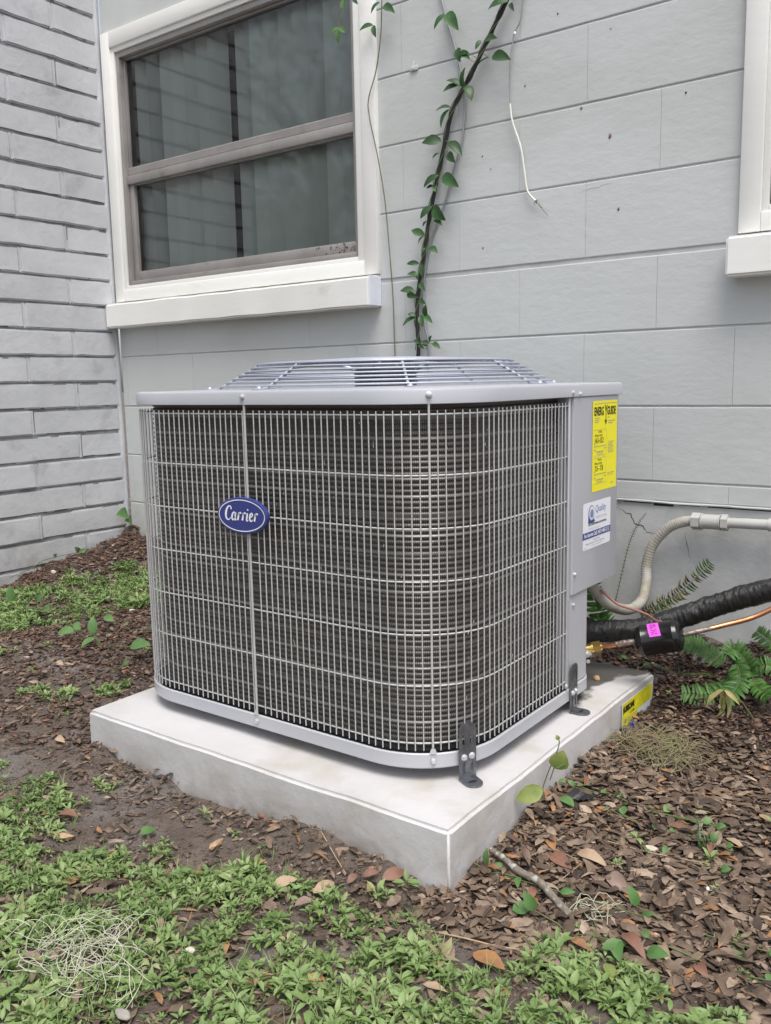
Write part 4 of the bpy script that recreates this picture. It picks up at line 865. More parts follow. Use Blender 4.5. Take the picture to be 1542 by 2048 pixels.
P = smoothpath([top] + CPX + [(1.50, -.02, .9), (1.49, -.02, .6), (1.52, -.03, .3), (1.50, -.04, .22)], 8)
bc = G().tube(P, .0062, 8).mk('black_cable', M_cable, smooth=80); tag(bc, 'black cable hanging diagonally down the grey wall inside the vine', 'cable')
# vine stems coiling round it
for ph, rr in ((0, .0016), (2.4, .0012)):
    Q = []; PL = smoothpath([top] + CPX, 14)
    for i, q_ in enumerate(PL):
        a = ph + i * .16; Q.append((q_.x + .0085 * math.cos(a), min(-.006, q_.y - .0085 * math.sin(a) - .001), q_.z))
    G().tube(Q, rr, 5).mk('stem', M_gstem, vine, smooth=80)
Lv = [((1.6401, -0.0300, 2.0486), (1.6038, -0.0400, 2.0120)),((1.6419, -0.0300, 2.0516), (1.6880, -0.0400, 1.9900)),((1.8438, -0.0300, 2.0322), (1.7837, -0.0400, 2.0219)),((1.8495, -0.0300, 2.0260), (1.8670, -0.0400, 1.9973)),((1.7566, -0.0300, 1.9512), (1.7428, -0.0400, 1.9260)),((1.7693, -0.0300, 1.9483), (1.8142, -0.0400, 1.9400)),((1.7818, -0.0300, 1.8993), (1.7494, -0.0400, 1.8809)),((1.7927, -0.0300, 1.9011), (1.8575, -0.0400, 1.8733)),((1.6789, -0.0300, 1.9480), (1.6934, -0.0400, 1.9034)),((1.6875, -0.0300, 1.9355), (1.7255, -0.0400, 1.9049)),((1.6831, -0.0300, 1.9259), (1.7239, -0.0400, 1.9212)),((1.7016, -0.0300, 1.8301), (1.7107, -0.0400, 1.8885)),((1.6929, -0.0300, 1.8389), (1.6425, -0.0400, 1.8631)),((1.6779, -0.0300, 1.8455), (1.6331, -0.0400, 1.8342)),((1.7043, -0.0300, 1.8402), (1.7300, -0.0400, 1.7903)),((1.6533, -0.0300, 1.7894), (1.6052, -0.0400, 1.7853)),((1.6506, -0.0300, 1.7863), (1.6247, -0.0400, 1.7345)),((1.6223, -0.0300, 1.6981), (1.5547, -0.0400, 1.7046)),((1.6423, -0.0300, 1.6947), (1.6974, -0.0400, 1.6424)),((1.6128, -0.0300, 1.6688), (1.5923, -0.0400, 1.6517)),((1.6429, -0.0300, 1.6653), (1.6732, -0.0400, 1.6295)),((1.6092, -0.0300, 1.6063), (1.5601, -0.0400, 1.5743)),((1.6239, -0.0300, 1.6041), (1.6860, -0.0400, 1.5589)),((1.5930, -0.0300, 1.5788), (1.6039, -0.0400, 1.5555)),((1.5884, -0.0300, 1.5794), (1.5695, -0.0400, 1.5708)),((1.5847, -0.0300, 1.5197), (1.5463, -0.0400, 1.4852)),((1.5885, -0.0300, 1.5192), (1.6388, -0.0400, 1.4703)),((1.5898, -0.0300, 1.4790), (1.6258, -0.0400, 1.4553)),((1.5633, -0.0300, 1.4791), (1.5554, -0.0400, 1.4612)),((1.5550, -0.0300, 1.4372), (1.5121, -0.0400, 1.4562)),((1.5531, -0.0300, 1.4359), (1.5374, -0.0400, 1.4118)),((1.5592, -0.0300, 1.4006), (1.5493, -0.0400, 1.3813)),((1.5716, -0.0300, 1.3994), (1.6080, -0.0400, 1.3778)),((1.5344, -0.0300, 1.3543), (1.4925, -0.0400, 1.3572)),((1.5450, -0.0300, 1.3533), (1.5549, -0.0400, 1.3112)),((1.5290, -0.0300, 1.3204), (1.4929, -0.0400, 1.3258)),((1.5251, -0.0300, 1.3208), (1.5355, -0.0400, 1.3050)),((1.5364, -0.0300, 1.2995), (1.5600, -0.0400, 1.2704)),((1.5144, -0.0300, 1.2729), (1.4661, -0.0400, 1.2775)),((1.4867, -0.0300, 1.2702), (1.5375, -0.0400, 1.2533)),((1.5355, -0.0300, 1.2509), (1.5632, -0.0400, 1.2312)),((1.5560, -0.0300, 1.1945), (1.5632, -0.0400, 1.2304)),((1.5493, -0.0300, 1.1988), (1.5872, -0.0400, 1.1703)),((1.5366, -0.0300, 1.1996), (1.5505, -0.0400, 1.1613)),((1.5170, -0.0300, 1.1984), (1.4924, -0.0400, 1.2041)),((1.5169, -0.0300, 1.1936), (1.4737, -0.0400, 1.1668)),((1.5332, -0.0300, 1.1147), (1.5127, -0.0400, 1.1234)),((1.5702, -0.0300, 1.1148), (1.5829, -0.0400, 1.1353)),((1.5779, -0.0300, 1.1129), (1.6146, -0.0400, 1.0900)),((1.5479, -0.0300, 1.1141), (1.5639, -0.0400, 1.0918)),((1.5673, -0.0300, 1.1133), (1.5459, -0.0400, 1.1172)),((1.5282, -0.0300, 1.1101), (1.5543, -0.0400, 1.0954)),((1.6645, -0.0300, 2.0146), (1.6552, -0.0400, 2.0384)) ]

CAMP = Vector((3.10390, -2.34905, 0.99620))
LT = [leaf_tpl(.42, .05, .10) for _ in range(2)]
def leafmesh(name, wd, fold, curl, pts, m, wav=0.0):
    v, f = leaf_tpl(wd, fold, curl, pts, wav); me = bpy.data.meshes.new(name); me.from_pydata(v.tolist(), [], f); me.materials.append(m)
    me.polygons.foreach_set('use_smooth', [True] * len(me.polygons)); return me
PT6 = ((0, 0), (.10, .55), (.28, .95), (.5, 1.0), (.72, .72), (.88, .36), (1, 0))
vl = [leafmesh('leaf', w_, .10, .10, PT6, M_vine, .012) for w_ in (.40, .46, .52)]
vlp = leafmesh('leaf', .45, .08, .1, PT6, M_vinepale, .01)
def place_leaf(me, a, b, parent, up=(0, -1, .5), m=None, roll=0.0, wscale=1.0):
    a, b = Vector(a), Vector(b); X = (b - a); L = X.length; X.normalize(); Zv = Vector(up); Zv = (Zv - X * Zv.dot(X)).normalized(); Y = Zv.cross(X)
    q = rigid(X, Y, Zv) @ Matrix.Rotation(roll, 3, 'X').to_quaternion(); return inst(me, 'leaf', parent, a, q, (L, L * wscale, L), m)
for i, (a, b) in enumerate(Lv):
    L = (Vector(b) - Vector(a)).length
    place_leaf(vl[i % 3], a, b, vine, (random.uniform(-.25, .25), -1, random.uniform(.2, .8)), roll=random.uniform(-.5, .5), wscale=1.0 if L > .03 else 1.15)
for i in range(6, len(Lv), 2):       # short leaf stalks back to the cable
    a = Vector(Lv[i][0]); near = min(smoothpath(CPX, 6), key=lambda q_: (q_ - a).length)
    if (near - a).length < .08: G().tube([near, (near + a) / 2 + Vector((0, -.006, .003)), a], .0008, 4).mk('leaf_stalk', M_gstem, vine, smooth=80)
gcab = [(1.5957, -0.0080, 2.1478), (1.6105, -0.0080, 2.1015), (1.6261, -0.0080, 2.0479), (1.6521, -0.0080, 1.9707), (1.6694, -0.0080, 1.9099), (1.6847, -0.0080, 1.8351), (1.6860, -0.0080, 1.7701), (1.6746, -0.0080, 1.6921), (1.6487, -0.0080, 1.6227), (1.6154, -0.0080, 1.5302), (1.5818, -0.0080, 1.4659), (1.5571, -0.0080, 1.4070), (1.5395, -0.0080, 1.3308), (1.5334, -0.0080, 1.2524), (1.5360, -0.0080, 1.1728), (1.5494, -0.0080, 1.0929)]
tag(G().tube(smoothpath(gcab + [(1.55, -.008, .85), (1.54, -.008, .4)], 8), .0034, 6).mk('grey_cable', M_gcable, smooth=80), 'painted grey cable on the wall just behind the vine', 'cable')
Vector_ = Vector
ww = thing('loose_wire', 'loose dangling wire, grey above and white below, on bare wall right of the vine', 'wire', (1.8400, -0.0150, 1.7678))
G().tube(smoothpath([(1.8839, -0.0120, 2.0708), (1.8785, -0.0120, 2.0323), (1.8706, -0.0120, 1.9807), (1.8529, -0.0120, 1.9531), (1.8450, -0.0140, 1.9115), (1.8399, -0.0150, 1.8507), (1.8408, -0.0150, 1.7662)], 8), .0021, 6).mk('grey_length', M_gcable, ww, smooth=80)
G().tube(smoothpath([(1.8408, -0.0150, 1.7676), (1.8489, -0.0160, 1.7172), (1.8737, -0.0160, 1.6501), (1.8856, -0.0150, 1.5854), (1.8935, -0.0140, 1.5317), (1.9053, -0.0130, 1.5090), (1.9203, -0.0120, 1.4938)], 8), .0030, 6).mk('white_length', M_wcable, ww, smooth=80)
g = G(); g.tube([(1.8539, -0.0140, 1.9543), (1.8556, -0.0140, 1.9485)], .0042, 8); g.mk('paint_bead', M_white, ww, smooth=80)
for k, (u_, v_) in enumerate((((648, 790)), (660, 805), (640, 788))): pass
for e in ((1.9552, -0.0040, 1.4497), (1.9404, -0.0100, 1.4718), (1.9135, -0.0080, 1.4840), (1.9282, -0.0100, 1.4959)): G().tube([(1.9195, -0.0120, 1.4953), e], .0007, 4).mk('frayed_strand', M_stem, ww)
for e in range(10):
    a = Vector((1.9219, -0.0120, 1.4915)); b = a + Vector((random.uniform(-.006, .006), random.uniform(-.004, .002), random.uniform(-.008, .004)))
    G().tube([a, b], .0009, 4).mk('frayed_strand', M_stem, ww)
tw = thing('thin_vine', 'thin bare vine stem hanging right of the window with a few leaves at its top', 'vine', (1.3984, -0.0200, 2.0774))
G().tube(smoothpath([(1.4165, -0.0300, 2.1877), (1.4095, -0.0300, 2.1456), (1.4031, -0.0300, 2.0511), (1.3811, -0.0280, 1.9516), (1.3510, -0.0300, 1.8735), (1.3525, -0.0300, 1.8194), (1.3794, -0.0280, 1.6991), (1.3977, -0.0200, 1.5728), (1.4094, -0.0160, 1.4215), (1.4180, -0.0120, 1.2603), (1.4201, -0.0100, 1.0977), (1.43, -.01, .8)], 10), .0020, 6).mk('stem', M_stem, tw, smooth=80)
for a, b in (((1.4050, -0.0320, 2.1402), (1.3730, -0.0380, 2.1117)), ((1.4164, -0.0320, 2.1271), (1.4651, -0.0400, 2.0907)), ((1.3776, -0.0320, 2.0804), (1.3279, -0.0400, 2.0726)), ((1.3785, -0.0320, 2.0801), (1.3924, -0.0400, 2.0388)), ((1.3075, -0.0400, 2.1713), (1.3291, -0.0450, 2.1479))): place_leaf(vl[1], a, b, tw, (0, -1, .5), wscale=.9)
for a, b in (((1.2743, -0.0500, 2.1737), (1.2833, -0.0550, 2.1383)), ((1.2538, -0.0500, 2.0970), (1.2202, -0.0550, 2.0791)), ((1.2569, -0.0500, 2.0963), (1.2572, -0.0550, 2.0491)), ((1.2591, -0.0500, 2.0973), (1.2853, -0.0550, 2.0730))): place_leaf(vlp, a, b, tw, (0, -1, .5))
G().tube(smoothpath([(1.2886, -0.0500, 2.1999), (1.2771, -0.0500, 2.1654), (1.2551, -0.0500, 2.1332), (1.2569, -0.0500, 2.0963)], 6), .0012, 5).mk('stem', M_gstem, tw, smooth=80)

# ------------------------------------------------------------------ ferns, saplings, weeds
fl = [leafmesh('leaflet', .25, .06, .10, ((0, 0), (.12, .9), (.5, .85), (.85, .5), (1, 0)), M_fern, .01) for _ in range(2)]
flb = [leafmesh('leaflet', .34, .22, .45, ((0, 0), (.12, .9), (.5, .85), (.85, .5), (1, 0)), M_fernbrown, .12) for _ in range(3)]
def fern(pts, ll, n_, label, meshes=fl, brown=lambda t: False, flat_up=(0, -.5, 1), stem=.0011, cat='fern', angle=75):
    P = smoothpath(pts, 8); t_ = thing('fern_frond', label, cat, P[0]); G().tube(P, stem, 5, rf=lambda t: stem * (1.2 - .8 * t)).mk('stalk', M_gstem, t_, smooth=80)
    for k in range(n_):
        t = (k + .6) / n_; i = min(len(P) - 2, int(t * (len(P) - 1))); T = (P[i + 1] - P[i]).normalized(); Zv = Vector(flat_up); Zv = (Zv - T * Zv.dot(T)).normalized(); S_ = Zv.cross(T)
        L = ll * (math.sin(math.pi * min(1, .12 + .88 * (1 - t) ** .8)) ** .6 if t > .3 else (.75 + .25 * t / .3)) * random.uniform(.88, 1.08)
        for sgn in (-1, 1):
            an = math.radians(angle + random.uniform(-8, 8)); X = (T * math.cos(an) + S_ * sgn * math.sin(an) + Zv * random.uniform(-.18, .1)).normalized(); Y = Zv.cross(X).normalized(); Z_ = X.cross(Y)
            br = brown(t); me = random.choice(flb if br else meshes)
            o = inst(me, 'leaflet', t_, P[i], rigid(X, Y, Z_), L * (random.uniform(.7, 1) if br else 1))
    return t_
fern([(2.2847, -0.0700, 0.3612), (2.3317, -0.0700, 0.3969), (2.3807, -0.0800, 0.4327), (2.4276, -0.0900, 0.4845), (2.4631, -0.1000, 0.5269)], .026, 30, 'half withered brown and green fern frond against the wall above the black pipe', brown=lambda t: t < .78 and random.random() < .85, flat_up=(0, -1, .2))
fern([(2.2788, -0.0800, 0.3543), (2.3123, -0.0900, 0.3697), (2.3489, -0.1000, 0.3922), (2.3747, -0.1000, 0.4159)], .022, 14, 'small crumpled brown fern frond at the foot of the conduit', brown=lambda t: random.random() < .7, flat_up=(0, -1, .3))
fern([(2.1914, -0.0500, 0.3736), (2.2086, -0.0500, 0.4541), (2.2256, -0.0500, 0.5333), (2.2469, -0.0500, 0.5907), (2.2736, -0.0500, 0.6325)], .007, 34, 'thin upright green fern frond on the wall between unit and conduit', flat_up=(.3, -1, 0), angle=62)
fern([(2.2316, -0.2400, 0.3522), (2.2213, -0.2400, 0.3922), (2.2097, -0.2400, 0.4307), (2.2023, -0.2500, 0.4783)], .034, 20, 'bright green fern frond behind the rear edge of the unit', flat_up=(0, -1, .2))
fern([(2.2357, -0.2000, 0.3513), (2.2186, -0.2000, 0.3786), (2.2096, -0.2000, 0.4154)], .030, 10, 'dark green fern frond next to the bright one behind the unit', flat_up=(0, -1, .3))
fern([(2.5084, -0.1200, 0.2741), (2.4743, -0.1200, 0.2945), (2.4389, -0.1300, 0.3124), (2.4063, -0.1400, 0.3149)], .032, 26, 'green fern frond lying just right of the filter drier', flat_up=(0, -.8, 1))
fern([(2.5920, -0.2000, 0.2875), (2.5581, -0.2200, 0.2530), (2.5145, -0.2500, 0.2307), ((2.4510, -0.2700, 0.2291))], .036, 34, 'long green fern frond reaching left over the dark mulch', flat_up=(0, -.8, 1))
fern([(2.5920, -0.2000, 0.2875), (2.5794, -0.2000, 0.3164), (2.5555, -0.2000, 0.3373), (2.5437, -0.2200, 0.3281)], .030, 24, 'short upright green fern frond at the head of the fern clump', flat_up=(0, -1, .4))
fern([(2.5943, -0.2000, 0.2879), (2.6138, -0.2300, 0.2693), (2.6412, -0.2600, 0.2655), (2.6620, -0.2800, 0.2674)], .028, 22, 'fern frond drooping toward the right edge of the photo', flat_up=(0, -.8, 1))
fern([(2.5677, -0.2200, 0.3074), (2.5820, -0.2500, 0.2876), (2.5795, -0.2800, 0.2653), (2.5630, -0.3000, 0.2461)], .030, 24, 'fern frond hanging forward below the fern clump', flat_up=(0, -1, .7))
fern([(2.6358, -0.1000, 0.3246), (2.6060, -0.1000, 0.3451), (2.5782, -0.1000, 0.3638)], .024, 20, 'small feathery green frond by the wall at the right edge', flat_up=(0, -1, .6))
fern([(2.6546, -0.1800, 0.2995), (2.6307, -0.2000, 0.3131), (2.6052, -0.2000, 0.3023)], .026, 12, 'dark green frond behind the fern clump at the right edge', flat_up=(0, -1, .6))

bl6 = leafmesh('leaf', .62, .06, .05, PT6, M_vinepale, .01)
def simple_plant(name, label, cat, stem_pts, leaves, m, wd, up=(-.3, -.6, 1), smat=None):
    t = thing(name, label, cat, stem_pts[0]); G().tube(smoothpath(stem_pts, 6), .0011, 5).mk('stem', smat or M_gstem, t, smooth=80)
    me = leafmesh('leaf', wd, .08, .08, PT6, m, .012)
    for a, b in leaves: place_leaf(me, a, b, t, up)
    return t
M_ygreen = mat('yellowish_leaf', (.30, .34, .10), (.20, .27, .07), 60, .45, trans=.25); M_big = mat('broad_leaf', (.10, .22, .06), (.14, .27, .09), 50, .5, trans=.25)
M_reddish = mat('reddish_leaf', (.22, .10, .06), (.16, .10, .05), 60, .5)
simple_plant('sapling', 'thin seedling with pale oval leaves growing against the right side of the pad', 'plant',
    [(2.3735, -0.8750, 0.1883), (2.3892, -0.8750, 0.2380), (2.4016, -0.8750, 0.2698), (2.4128, -0.8750, 0.3028), (2.4116, -0.8750, 0.3176)],
    [((2.4127, -0.8750, 0.3129), (2.4064, -0.8750, 0.3214)), ((2.4070, -0.8750, 0.2528), (2.4222, -0.8750, 0.2950))], M_ygreen, .85, up=(.5, -1, .2))
sp_ = simple_plant('sapling', 'large pale green leaf standing out from the pad edge beside the seedling', 'plant', [(2.4158, -0.9500, 0.2259), (2.4167, -0.9500, 0.2459)],
    [((2.4167, -0.9500, 0.2459), (2.3773, -0.9850, 0.2267))], M_ygreen, .58, up=(.3, -1, .3))
simple_plant('sapling', 'small green and red leaf pair at the foot of the seedling stem', 'plant', [(2.3946, -0.8750, 0.2271), (2.4028, -0.8750, 0.2538)], [((2.4028, -0.8750, 0.2538), (2.4307, -0.8750, 0.2700))], M_big, .5, up=(.3, -.5, 1))
def gleaf(u, sz, ang, m, name, label, cat, wd=.45, up=.004, tilt=(0, 0), curl=.08, fold=.06, pts=PT6, group=None):
    me = leafmesh(name, wd, fold, curl, pts, m, .02); z = gz(u[0], u[1])
    sl = Vector((gz(u[0] + .03, u[1]) - gz(u[0] - .03, u[1]), gz(u[0], u[1] + .03) - gz(u[0], u[1] - .03), 0)) / .06
    X = Vector((math.cos(ang), math.sin(ang), 0)); X.z = sl.x * X.x + sl.y * X.y; X.normalize(); Zv = Vector((-sl.x + tilt[0], -sl.y + tilt[1], 1)).normalized(); Zv = (Zv - X * Zv.dot(X)).normalized(); Y = Zv.cross(X)
    o = bpy.data.objects.new(name, me); C.objects.link(o); o.location = (u[0] - X.x * sz / 2, u[1] - X.y * sz / 2, z + up - X.z * sz / 2); o.rotation_mode = 'QUATERNION'; o.rotation_quaternion = rigid(X, Y, Zv); o.scale = (sz,) * 3
    return tag(o, label, cat, group)
M_orange = mat('orange_dead_leaf', (.38, .19, .075), (.26, .13, .06), 50, .55, bump=.0005, bscale=140); M_redb = mat('red_brown_leaf', (.24, .115, .075), (.16, .085, .06), 50, .6, bump=.0005, bscale=140)
M_tanl = mat('tan_dead_leaf', (.42, .31, .21), (.33, .23, .15), 50, .7, bump=.0005, bscale=140); M_pinkb = mat('pinkish_brown_leaf', (.30, .215, .18), (.22, .15, .12), 50, .7, bump=.0005, bscale=140)
FLS = [ # ground point, length, angle, material, label
 ((2.4647, -1.0085), .040, -.9, M_orange, 'orange fallen leaf on the brown litter right of the pad corner'),
 ((2.4946, -1.1514), .038, -1.4, M_redb, 'rust coloured upright leaf right of the mossy twig'),
 ((2.6371, -1.0622), .038, .2, M_orange, 'curled yellow orange leaf near the middle of the litter bed'),
 ((2.6521, -1.1330), .024, .3, M_orange, 'small orange leaf just above the green weeds right of centre'),
 ((2.3671, -1.1855), .036, .6, M_redb, 'red brown leaf lying at the near corner of the pad'),
 ((2.4601, -1.3521), .056, -.7, M_pinkb, 'large pinkish brown leaf half hidden in weeds below the pad corner'),
 ((2.5174, -1.3269), .062, -.2, M_orange, 'long orange brown leaf at the edge of the bottom weeds'),
 ((2.6810, -1.1842), .060, -.6, M_redb, 'long reddish leaf beside the tan crumpled one at lower right'),
 ((2.7237, -1.1699), .046, -.9, M_tanl, 'pale tan upright leaf at lower right'),
 ((2.7795, -1.1788), .034, -.8, M_redb, 'bright rust leaf alone near the lower right edge'),
 ((2.6970, -0.8618), .032, -1.3, M_redb, 'small rust leaf below the grass tuft on the right'),
 ((2.2753, -1.2283), .048, 1.2, M_redb, 'upright red brown leaf standing in soil left of the pad corner'),
 ((2.4202, -0.9207), .028, -.8, M_orange, 'small orange leaf next to the green leaf by the pad side'),
 ((2.4999, -1.0483), .052, -.35, M_redb, 'red brown leaf between the orange leaf and the twig'),
 ((2.5409, -1.0121), .060, -.1, M_tanl, 'light tan leaf right of the red brown one'),
 ((1.6315, -1.4275), .042, .5, M_redb, 'orange brown leaf above the tan wood chunk at the left'),
 ((2.0728, -1.3395), .024, .1, M_orange, 'small orange leaf at the weed edge below the pad front'),
 ((2.1501, -1.3655), .046, 1.1, M_tanl, 'tan leaf leaning in the weeds below the pad front'),
 ((2.2052, -1.3302), .044, 1.3, M_tanl, 'pale straw leaf standing in the weeds'),
 ((2.2112, -1.3833), .036, 1.0, M_pinkb, 'greyish pink leaf in a gap of the weeds'),
 ((2.3357, -1.5093), .030, .3, M_orange, 'bright orange leaf in the weeds at the bottom'),
 ((2.2638, -1.5486), .032, .4, M_orange, 'dull orange leaf in the bottom weeds left of the bright one'),
 ((1.9679, -1.7129), .040, .1, M_pinkb, 'brown leaf under the grey moss tangle'),
 ((2.2487, -1.2581), .030, .9, M_redb, 'curled rust leaf against the soil heap at the pad front'),
 ((2.0655, -1.7568), .030, -.9, M_orange, 'orange leaf at the bottom left corner'),
 ((2.2279, -1.2825), .026, 1.5, M_redb, 'short rust leaf left of the curled one'),
 ((2.6032, -1.0469), .060, -.5, M_pinkb, 'broad grey brown leaf in the middle of the litter bed'),
 ((2.6292, -0.8185), .050, -.3, M_redb, 'ginger leaf in the right part of the litter'),
 ((2.5932, -1.2827), .040, .0, M_pinkb, 'dark pink brown leaf between weed patches'),
 ((2.4850, -1.4210), .036, .2, M_tanl, 'tan leaf poking through the dense weeds'),
 ((2.7263, -0.8162), .040, -.4, M_tanl, 'tan leaf near the right edge above the sandy twig'),
 ((2.3906, -0.9505), .034, -.6, M_tanl, 'folded tan leaf tight against the pad side'),
 ((0.8967, -0.9563), .036, .0, M_tanl, 'pale leaf on the brown soil left of the unit'),
 ((1.1142, -0.8968), .030, -.7, M_orange, 'orange leaf on dark soil by the left corner of the unit'),
 ((1.3230, -1.2381), .036, .0, M_tanl, 'dull tan leaf on bare soil left of the pad'),
]
for i, (u, sz, an, m, lb) in enumerate(FLS): gleaf(u, sz, an, m, 'fallen_leaf', lb, 'leaf', wd=random.uniform(.34, .5), up=.010, curl=random.uniform(.05, .22), fold=random.uniform(.03, .12), tilt=(random.uniform(-.3, .5), random.uniform(-.7, .1)))
for (u, sz, an, m, lb, wd) in (((2.4333, -0.8807), .036, -.3, M_big, 'rounded green leaf under the black plastic scrap', .75), ((2.5007, -1.1925), .032, .8, M_vinepale, 'pale green lobed leaf below the rust leaf', .9), ((2.6727, -1.2565), .040, -1.0, M_ygreen, 'yellow green leaf in the bottom weeds', .5), ((2.6571, -1.1993), .040, .8, M_vinepale, 'light green pointed leaf right of the weeds crest', .55), ((2.5068, -1.1735), .018, .4, M_vinepale, 'tiny bright green leaf next to the lobed pale leaf', .8),
                                ((1.8116, -1.3772), .030, 1.3, M_vinepale, 'broad green weed leaf above the weed carpet at left', .9), ((1.8230, -1.4633), .024, .9, M_ygreen, 'lone yellow green leaf in the left weeds', .6)):
    gleaf(u, sz, an, m, 'green_leaf', lb, 'leaf', wd=wd * .85, up=.014, tilt=(.2, -.3))
# broad leaved weed left of the unit
def weed(u, label, spec, m, wd=.55, h=.06, name='weed', cat='plant'):
    base = G3(u); t = thing(name, label, cat, base); me = leafmesh('leaf', wd, .08, .10, PT6, m, .012)
    for (dx, dz, L, hh, dy) in spec:
        a = base + Vector((dx * .15, 0, hh)); G().tube([base, base + Vector((dx * .05, 0, hh * .6)), a], .0012, 5).mk('stem', M_gstem, t, smooth=80)
        X = Vector((dx, dy, dz)).normalized(); place_leaf(me, a, a + X * L, t, (random.uniform(-.2, .5), -.8, 1.0))
    return t
weed((0.9059, -0.8182), 'broad leaved weed with three wide green leaves left of the unit', [(-.9, -.15, .060, .035, -.4), (.9, .15, .070, .030, .3), (-.2, -.4, .050, .03, -.9), (-.25, .9, .055, .04, .2), (-.7, .2, .045, .045, .2)], M_big)
weed((1.0486, -0.9113), 'single pale oval leaf on a stalk on the mulch left of the unit', [(.5, .35, .036, .03, .1)], M_vinepale)
weed((0.3606, -0.7436), 'pale blue green broad leaves at the left edge of the photo', [(-.3, .8, .06, .03, 0), (.6, .6, .07, .03, 0), (.9, .1, .06, .03, -.3)], M_vinepale, .6)
weed((0.8706, -0.6719), 'dark leaved weed against the lower left of the unit', [(-.7, .1, .05, .03, 0), (.5, .3, .05, .03, 0), (.9, 0, .05, .03, 0)], M_big, .5)
weed((2.5818, -1.1899), 'three leaved green weed on the litter at the right', [(-.4, .8, .038, .02, -.2), (.8, .3, .040, .02, -.2), (.5, -.2, .040, .02, -.9)], M_big, .5)
weed((2.7129, -1.0999), 'green weed with blunt leaves in the lower right litter', [(-.4, .9, .035, .02, 0), (.9, .2, .040, .02, -.2), (.6, -.2, .035, .01, -.9)], M_big, .5)
weed((2.4083, -0.1585), 'small toothed green seedling on dark mulch below the fern', [(-.9, .3, .026, .02, 0), (.9, .3, .026, .02, 0), (0, .5, .03, .02, -.5), (-.5, -.1, .024, .02, -.8), (.5, -.1, .024, .02, -.8)], M_fern, .4)
weed((2.4014, -1.1289), 'fresh green seedling beside the twig at the pad corner', [(-.9, .1, .026, .012, -.4), (.9, .3, .028, .012, 0), (0, .9, .032, .014, 0), (.4, -.1, .028, .012, -.9), (-.3, .3, .025, .012, .8)], M_big, .42)
weed((2.5442, -1.1081), 'little pale seedling in the litter right of the twig', [(-.8, .2, .020, .012, -.2), (.8, .4, .022, .012, 0), (0, .6, .022, .012, -.4)], M_vinepale, .5)
for i, (u, lb) in enumerate((((2.5374, -0.7883), 'upper clump of small round weed leaves in the litter'), ((2.5647, -0.8349), 'lower clump of small round weed leaves in the litter'), ((2.5776, -0.9119), 'little round weed leaves left of the tan chunk'), ((2.8073, -1.1582), 'small weed sprig near the lower right edge'))):
    weed(u, lb, [(math.cos(a), random.uniform(.1, .5), random.uniform(.012, .02), random.uniform(.006, .02), math.sin(a)) for a in np.linspace(0, 6.1, 11 if i < 2 else 6)], M_vinepale if i else M_big, .8)
wl = thing('wilted_plant', 'wilted yellow leaves drooping on the dark mulch at the right', 'plant', (2.6200, -0.5262, 0.3479))
me = leafmesh('leaf', .26, .12, .08, PT6, mat('wilted_leaf', (.42, .34, .14), (.22, .24, .08), 30, .6, trans=.2), .05)
A_ = Vector(wl.location)
for dx, dz, dy, L in ((-.35, -.7, -.3, .062), (-.1, -.9, -.3, .07), (.12, -1, -.25, .058), (.55, -.55, -.2, .05), (.1, -.95, -.1, .07)): place_leaf(me, A_, A_ + Vector((dx * 1.5, dy, dz)).normalized() * L * .85, wl, (0, -1, .1), roll=random.uniform(-1.2, 1.2))
G().tube([A_, A_ + Vector((.03, .03, -.03)), A_ + Vector((.05, .05, -.07))], .0016, 5).mk('stem', M_gstem, wl)
# grass tuft in the right litter
gt = thing('grass_tuft', 'dark green grass tuft in the litter near the right edge', 'grass', G3((2.6843, -0.8571)))
for k in range(26):
    a = random.uniform(0, 6.28); L = random.uniform(.03, .075); lean = random.uniform(.2, .9); b0_ = Vector(gt.location) + Vector((random.gauss(0, .006), random.gauss(0, .006), 0)); P = [b0_ + Vector((math.cos(a) * lean * L * t * t, math.sin(a) * lean * L * t * t, L * t * (1 - .35 * lean * t))) for t in (0, .33, .66, 1)]
    S_ = Vector((-math.sin(a), math.cos(a), 0)) * .0016; V = []
    for i, q_ in enumerate(P): V += [q_ - S_ * (1 - i / 3.2), q_ + S_ * (1 - i / 3.2)]
    mk('blade', V, [(0, 1, 3, 2), (2, 3, 5, 4), (4, 5, 7, 6)], mat('grass_blade', (.05, .10, .03), (.09, .15, .05), 60, .5), gt)
# creeping stem with small leaves at the foot of the brick wall
cs = thing('creeping_stem', 'thin creeping weed stem along the foot of the brick wall', 'plant', (0.0300, -0.4599, 0.3394))
G().tube(smoothpath([(0.0300, -0.5886, 0.2949), (0.0200, -0.4987, 0.3098), (0.0150, -0.4404, 0.3304), (0.0150, -0.3627, 0.3369), (0.0150, -0.2712, 0.3377), (0.0200, -0.2224, 0.3425)], 6), .0015, 5).mk('stem', M_stem, cs, smooth=80)
me = leafmesh('leaf', .6, .1, .1, PT6, M_big, .01)
for a, b in (((0.0200, -0.2791, 0.3395), (0.0300, -0.3047, 0.3653)), ((0.0200, -0.2745, 0.3388), (0.0300, -0.2503, 0.3481)), ((0.0200, -0.3815, 0.3387), (0.0300, -0.4048, 0.3497)), ((0.0200, -0.0321, 0.4624), (0.0500, -0.1123, 0.4710)), ((0.0200, -0.0166, 0.4279), (0.0500, -0.0718, 0.4422))): place_leaf(me, a, b, cs, (1, -.5, .4))

